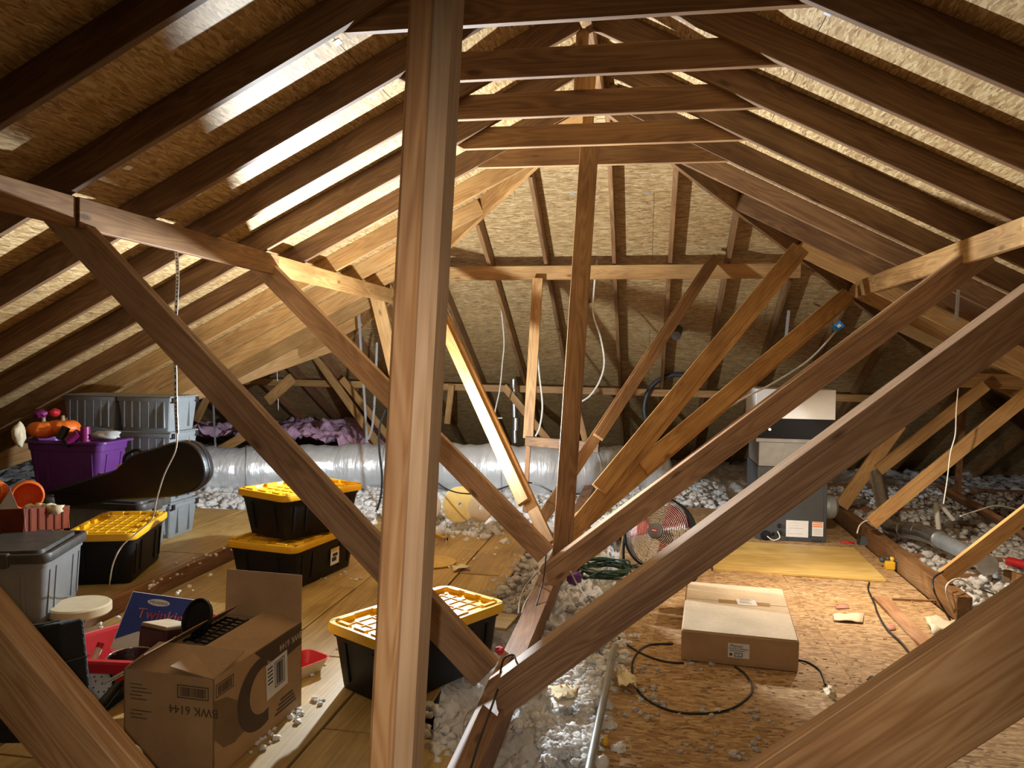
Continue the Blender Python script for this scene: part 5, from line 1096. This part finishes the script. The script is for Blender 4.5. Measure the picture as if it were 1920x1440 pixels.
mb = MB(); blob(mb, PZ(1650, 1276, 0.02), 0.035, 6, (1.6, 0.9, 0.6), 3, 0.4); tag(mb.build('rag', 'tool_grey', smooth=True), 'small dark rag on the floor near the bottom right strut', 'rag')
mb = MB(); blob(mb, PZ(938, 1220, 0.03), 0.026, 8, (1.2, 1, 0.8), 3, 0.4); tag(mb.build('red_rag', 'red_plastic', smooth=True), 'small red scrap in the fluff behind the near V foot', 'rag')
tg = thing('hand_tool', PZ(1612, 1012, 0.0), 'black tape measure with red pliers by the edge beam', 'tool')
q = PZ(1618, 1015, 0.03); MB().lathe([(0.001, -0.025), (0.045, -0.025), (0.05, -0.015), (0.05, 0.015), (0.045, 0.025), (0.001, 0.025)], 20, frame(q, (1, 0, 0), (0, 0.3, 0.95), (0, -0.95, 0.3))).build('case', 'tool_grey', tg, Matrix.Identity(4), smooth=True, auto=0.6)
MB().tube([PZ(1576, 1016, 0.01), PZ(1602, 1018, 0.01)], 0.010, 8).build('handle', 'red_plastic', tg, Matrix.Identity(4), smooth=True)
vt = thing('valve_set', PZ(1672, 1055, 0.0), 'yellow and black valve tool at the foot of the edge beam', 'tool')
q = PZ(1668, 1060, 0.03)
MB().box((-0.035, -0.03, -0.03), (0.035, 0.03, 0.03), Matrix.Translation(q)).build('body', 'tool_yellow', vt, Matrix.Identity(4), bevel=0.005)
for dx, dy, m_ in ((-0.05, 0.02, 'tool_grey'), (0.06, 0.0, 'tool_grey'), (0.03, 0.05, 'tool_yellow'), (0.0, 0.05, 'tool_grey')):
    mb = MB(); blob(mb, q+Vector((dx, dy, 0.035)), 0.022, 1, (1, 1, 1), 2, 0.05); mb.build('knob', m_, vt, Matrix.Identity(4), smooth=True)
# round vent pipe
vp = thing('vent_duct', PZ(1700, 1010, -0.05), 'galvanized vent pipe bending down and along the right insulation', 'pipe')
a0 = [PY(1643, 888, 8.0), PY(1652, 930, 7.8), PY(1660, 965, 7.6)]
a1 = [PY(1660, 965, 7.6), PY(1665, 984, 7.45), PY(1682, 992, 7.3), PY(1705, 994, 7.1)]
a2 = [PY(1705, 994, 7.1), PY(1735, 1000, 6.9), PY(1762, 1012, 6.7)]
a3 = [PY(1756, 1010, 6.75), PY(1800, 1030, 6.4), PY(1850, 1058, 6.0)]
for nm, a_, r_, m_ in (('riser', a0, 0.062, 'galvanized'), ('elbow', spline(a1, 5), 0.066, 'galvanized'), ('sleeve', a2, 0.070, 'galvanized'), ('run', a3, 0.062, 'conduit')):
    MB().tube(a_, r_, 20).build(nm, m_, vp, Matrix.Identity(4), smooth=True, auto=0.6)
for p_, q_ in ((PY(1660, 965, 7.6), PY(1661, 970, 7.57)), (PY(1690, 993, 7.22), PY(1694, 993, 7.19)), (PY(1716, 996, 7.03), PY(1722, 997, 6.99)), (PY(1755, 1009, 6.76), PY(1762, 1012, 6.70)), (PY(1848, 1057, 6.02), PY(1853, 1060, 5.98))):
    MB().tube([p_, q_], 0.073, 20).build('seam_ring', 'galvanized', vp, Matrix.Identity(4), smooth=True, auto=0.6)
cyl_thing('red_tube', 'red tube lying in the insulation at the right edge', 'tube', PZ(1890, 1052, 0.05), PZ(1950, 1066, 0.05), 0.035, 'red_plastic')
cyl_thing('plastic_pipe', 'short white plastic pipe standing in the right insulation', 'pipe', PY(1760, 992, 7.3), PY(1755, 942, 7.3), 0.022, 'white_plastic')
cyl_thing('plastic_pipe', 'short white plastic pipe leaning beside the standing one', 'pipe', PY(1788, 975, 7.3), PY(1762, 944, 7.3), 0.018, 'white_plastic')
# yellow spool discs and other things behind the front post
def disc(label, c, r, ax, name='spool_disc', mat='spool_yellow', cat='disc', th=0.012):
    x = Vector(ax).normalized(); q = x.orthogonal().normalized(); t = thing(name, c, label, cat, W=frame(c, q, x.cross(q), x))
    MB().lathe([(0.02, -th/2), (r, -th/2), (r+0.004, 0), (r, th/2), (0.02, th/2), (0.02, -th/2)], 36).build('board', mat, t, smooth=True, auto=0.5); return t
disc('larger yellow fibreboard disc standing in the fluff', PY(862, 946, 6.75), 0.16, (0.55, -0.8, 0.05))
disc('smaller tan disc standing right of the yellow disc', PY(900, 952, 6.6), 0.125, (-0.4, -0.9, 0.1), mat='tan_board')
disc('tan disc edge showing right beside the front post', PY(800, 950, 6.8), 0.13, (0.3, -0.9, 0.0), mat='tan_board')
c = PZ(812, 1055, 0.005); tag(MB().lathe([(0.001, 0), (0.17, 0), (0.18, 0.004), (0.18, 0.012), (0.17, 0.016), (0.001, 0.014)], 40, Matrix.Translation(c)).build('round_pad', 'spool_yellow', smooth=True, auto=0.6), 'flat round tan disc lying on the deck behind the front post', 'disc')
sheet('wood_scrap', 'split wood scrap lying on the deck behind the front tote', 'wood', [(846, 1062), (872, 1060), (884, 1068), (850, 1072)], 0.012, 'cream_plastic', 0.03, 12, 3)
cyl_thing('orange_stick', 'orange stick pointing out from behind the front post', 'stick', PZ(800, 992, 0.03), PZ(836, 1010, 0.03), 0.012, 'tool_yellow', 'black_plastic')
beam('deck_offcut', 'small square of decking under the corner of the front tote', PZ(902, 1158, 0.02), PZ(962, 1165, 0.02), 0.26, 0.018, 'deck', 'board', nrm=(0, 0, 1))
mb = MB(); blob(mb, PZ(1078, 1083, 0.04), 0.05, 14, (1, 1, 1), 3, 0.4); tag(mb.build('purple_bag', 'purple_plastic', smooth=True), 'scrap of purple plastic beside the green cord', 'plastic')

# fluff heaped over the far and right insulation
def fluff(name, label, n, fx, mat, r0, r1):
    mb = MB()
    for i in range(n):
        x, y, z = fx(); r = random.uniform(r0, r1); blob(mb, (x, y, z), r, i*1.37, (1.1, 1.1, 0.8), 2, 0.8, 2.4)
    return tag(mb.build(name, mat, smooth=True), label, 'insulation', kind='stuff')
def far_f():
    while True:
        x, y = random.uniform(-5.4, -0.1), random.uniform(7.0, 8.75)
        if not (x < -3.3 and y < 7.05): return x, y, random.uniform(-0.02, 0.06)
fluff('insulation_fluff', 'bright white fluff along the foot of the silver duct', 1500, far_f, 'insulation', 0.015, 0.05)
fluff('insulation_fluff', 'cream fluff over the insulation right of the edge beam', 4200, lambda: (random.uniform(2.1, 5.2), random.uniform(5.3, 10.5), random.uniform(-0.10, 0.02)), 'insulation', 0.014, 0.042)
fluff('insulation_fluff', 'dusty fluff behind the fan and beside the furnace', 700, lambda: (random.uniform(-0.2, 1.0), random.uniform(8.6, 10.2), random.uniform(-0.08, 0.05)), 'insulation', 0.015, 0.05)

mb = MB(); blob(mb, PZ(1135, 1390, 0.02), 0.02, 3, (0.8, 1.1, 0.9), 3, 0.15); tag(mb.build('yellow_tag', 'tool_yellow', smooth=True), 'small yellow plastic cap beside the conduit at the bottom', 'cap')
q = PZ(1124, 1428, 0.03); tag(MB().lathe([(0.001, -0.03), (0.014, -0.03), (0.015, -0.012), (0.03, 0.01), (0.03, 0.022), (0.02, 0.036), (0.001, 0.042)], 20, frame(q, (0, 0, 1), (0.6, 0.8, 0), (0.8, -0.6, 0))).build('light_bulb', 'white_plastic', smooth=True), 'white light bulb lying in the fluff beside the conduit end', 'bulb')
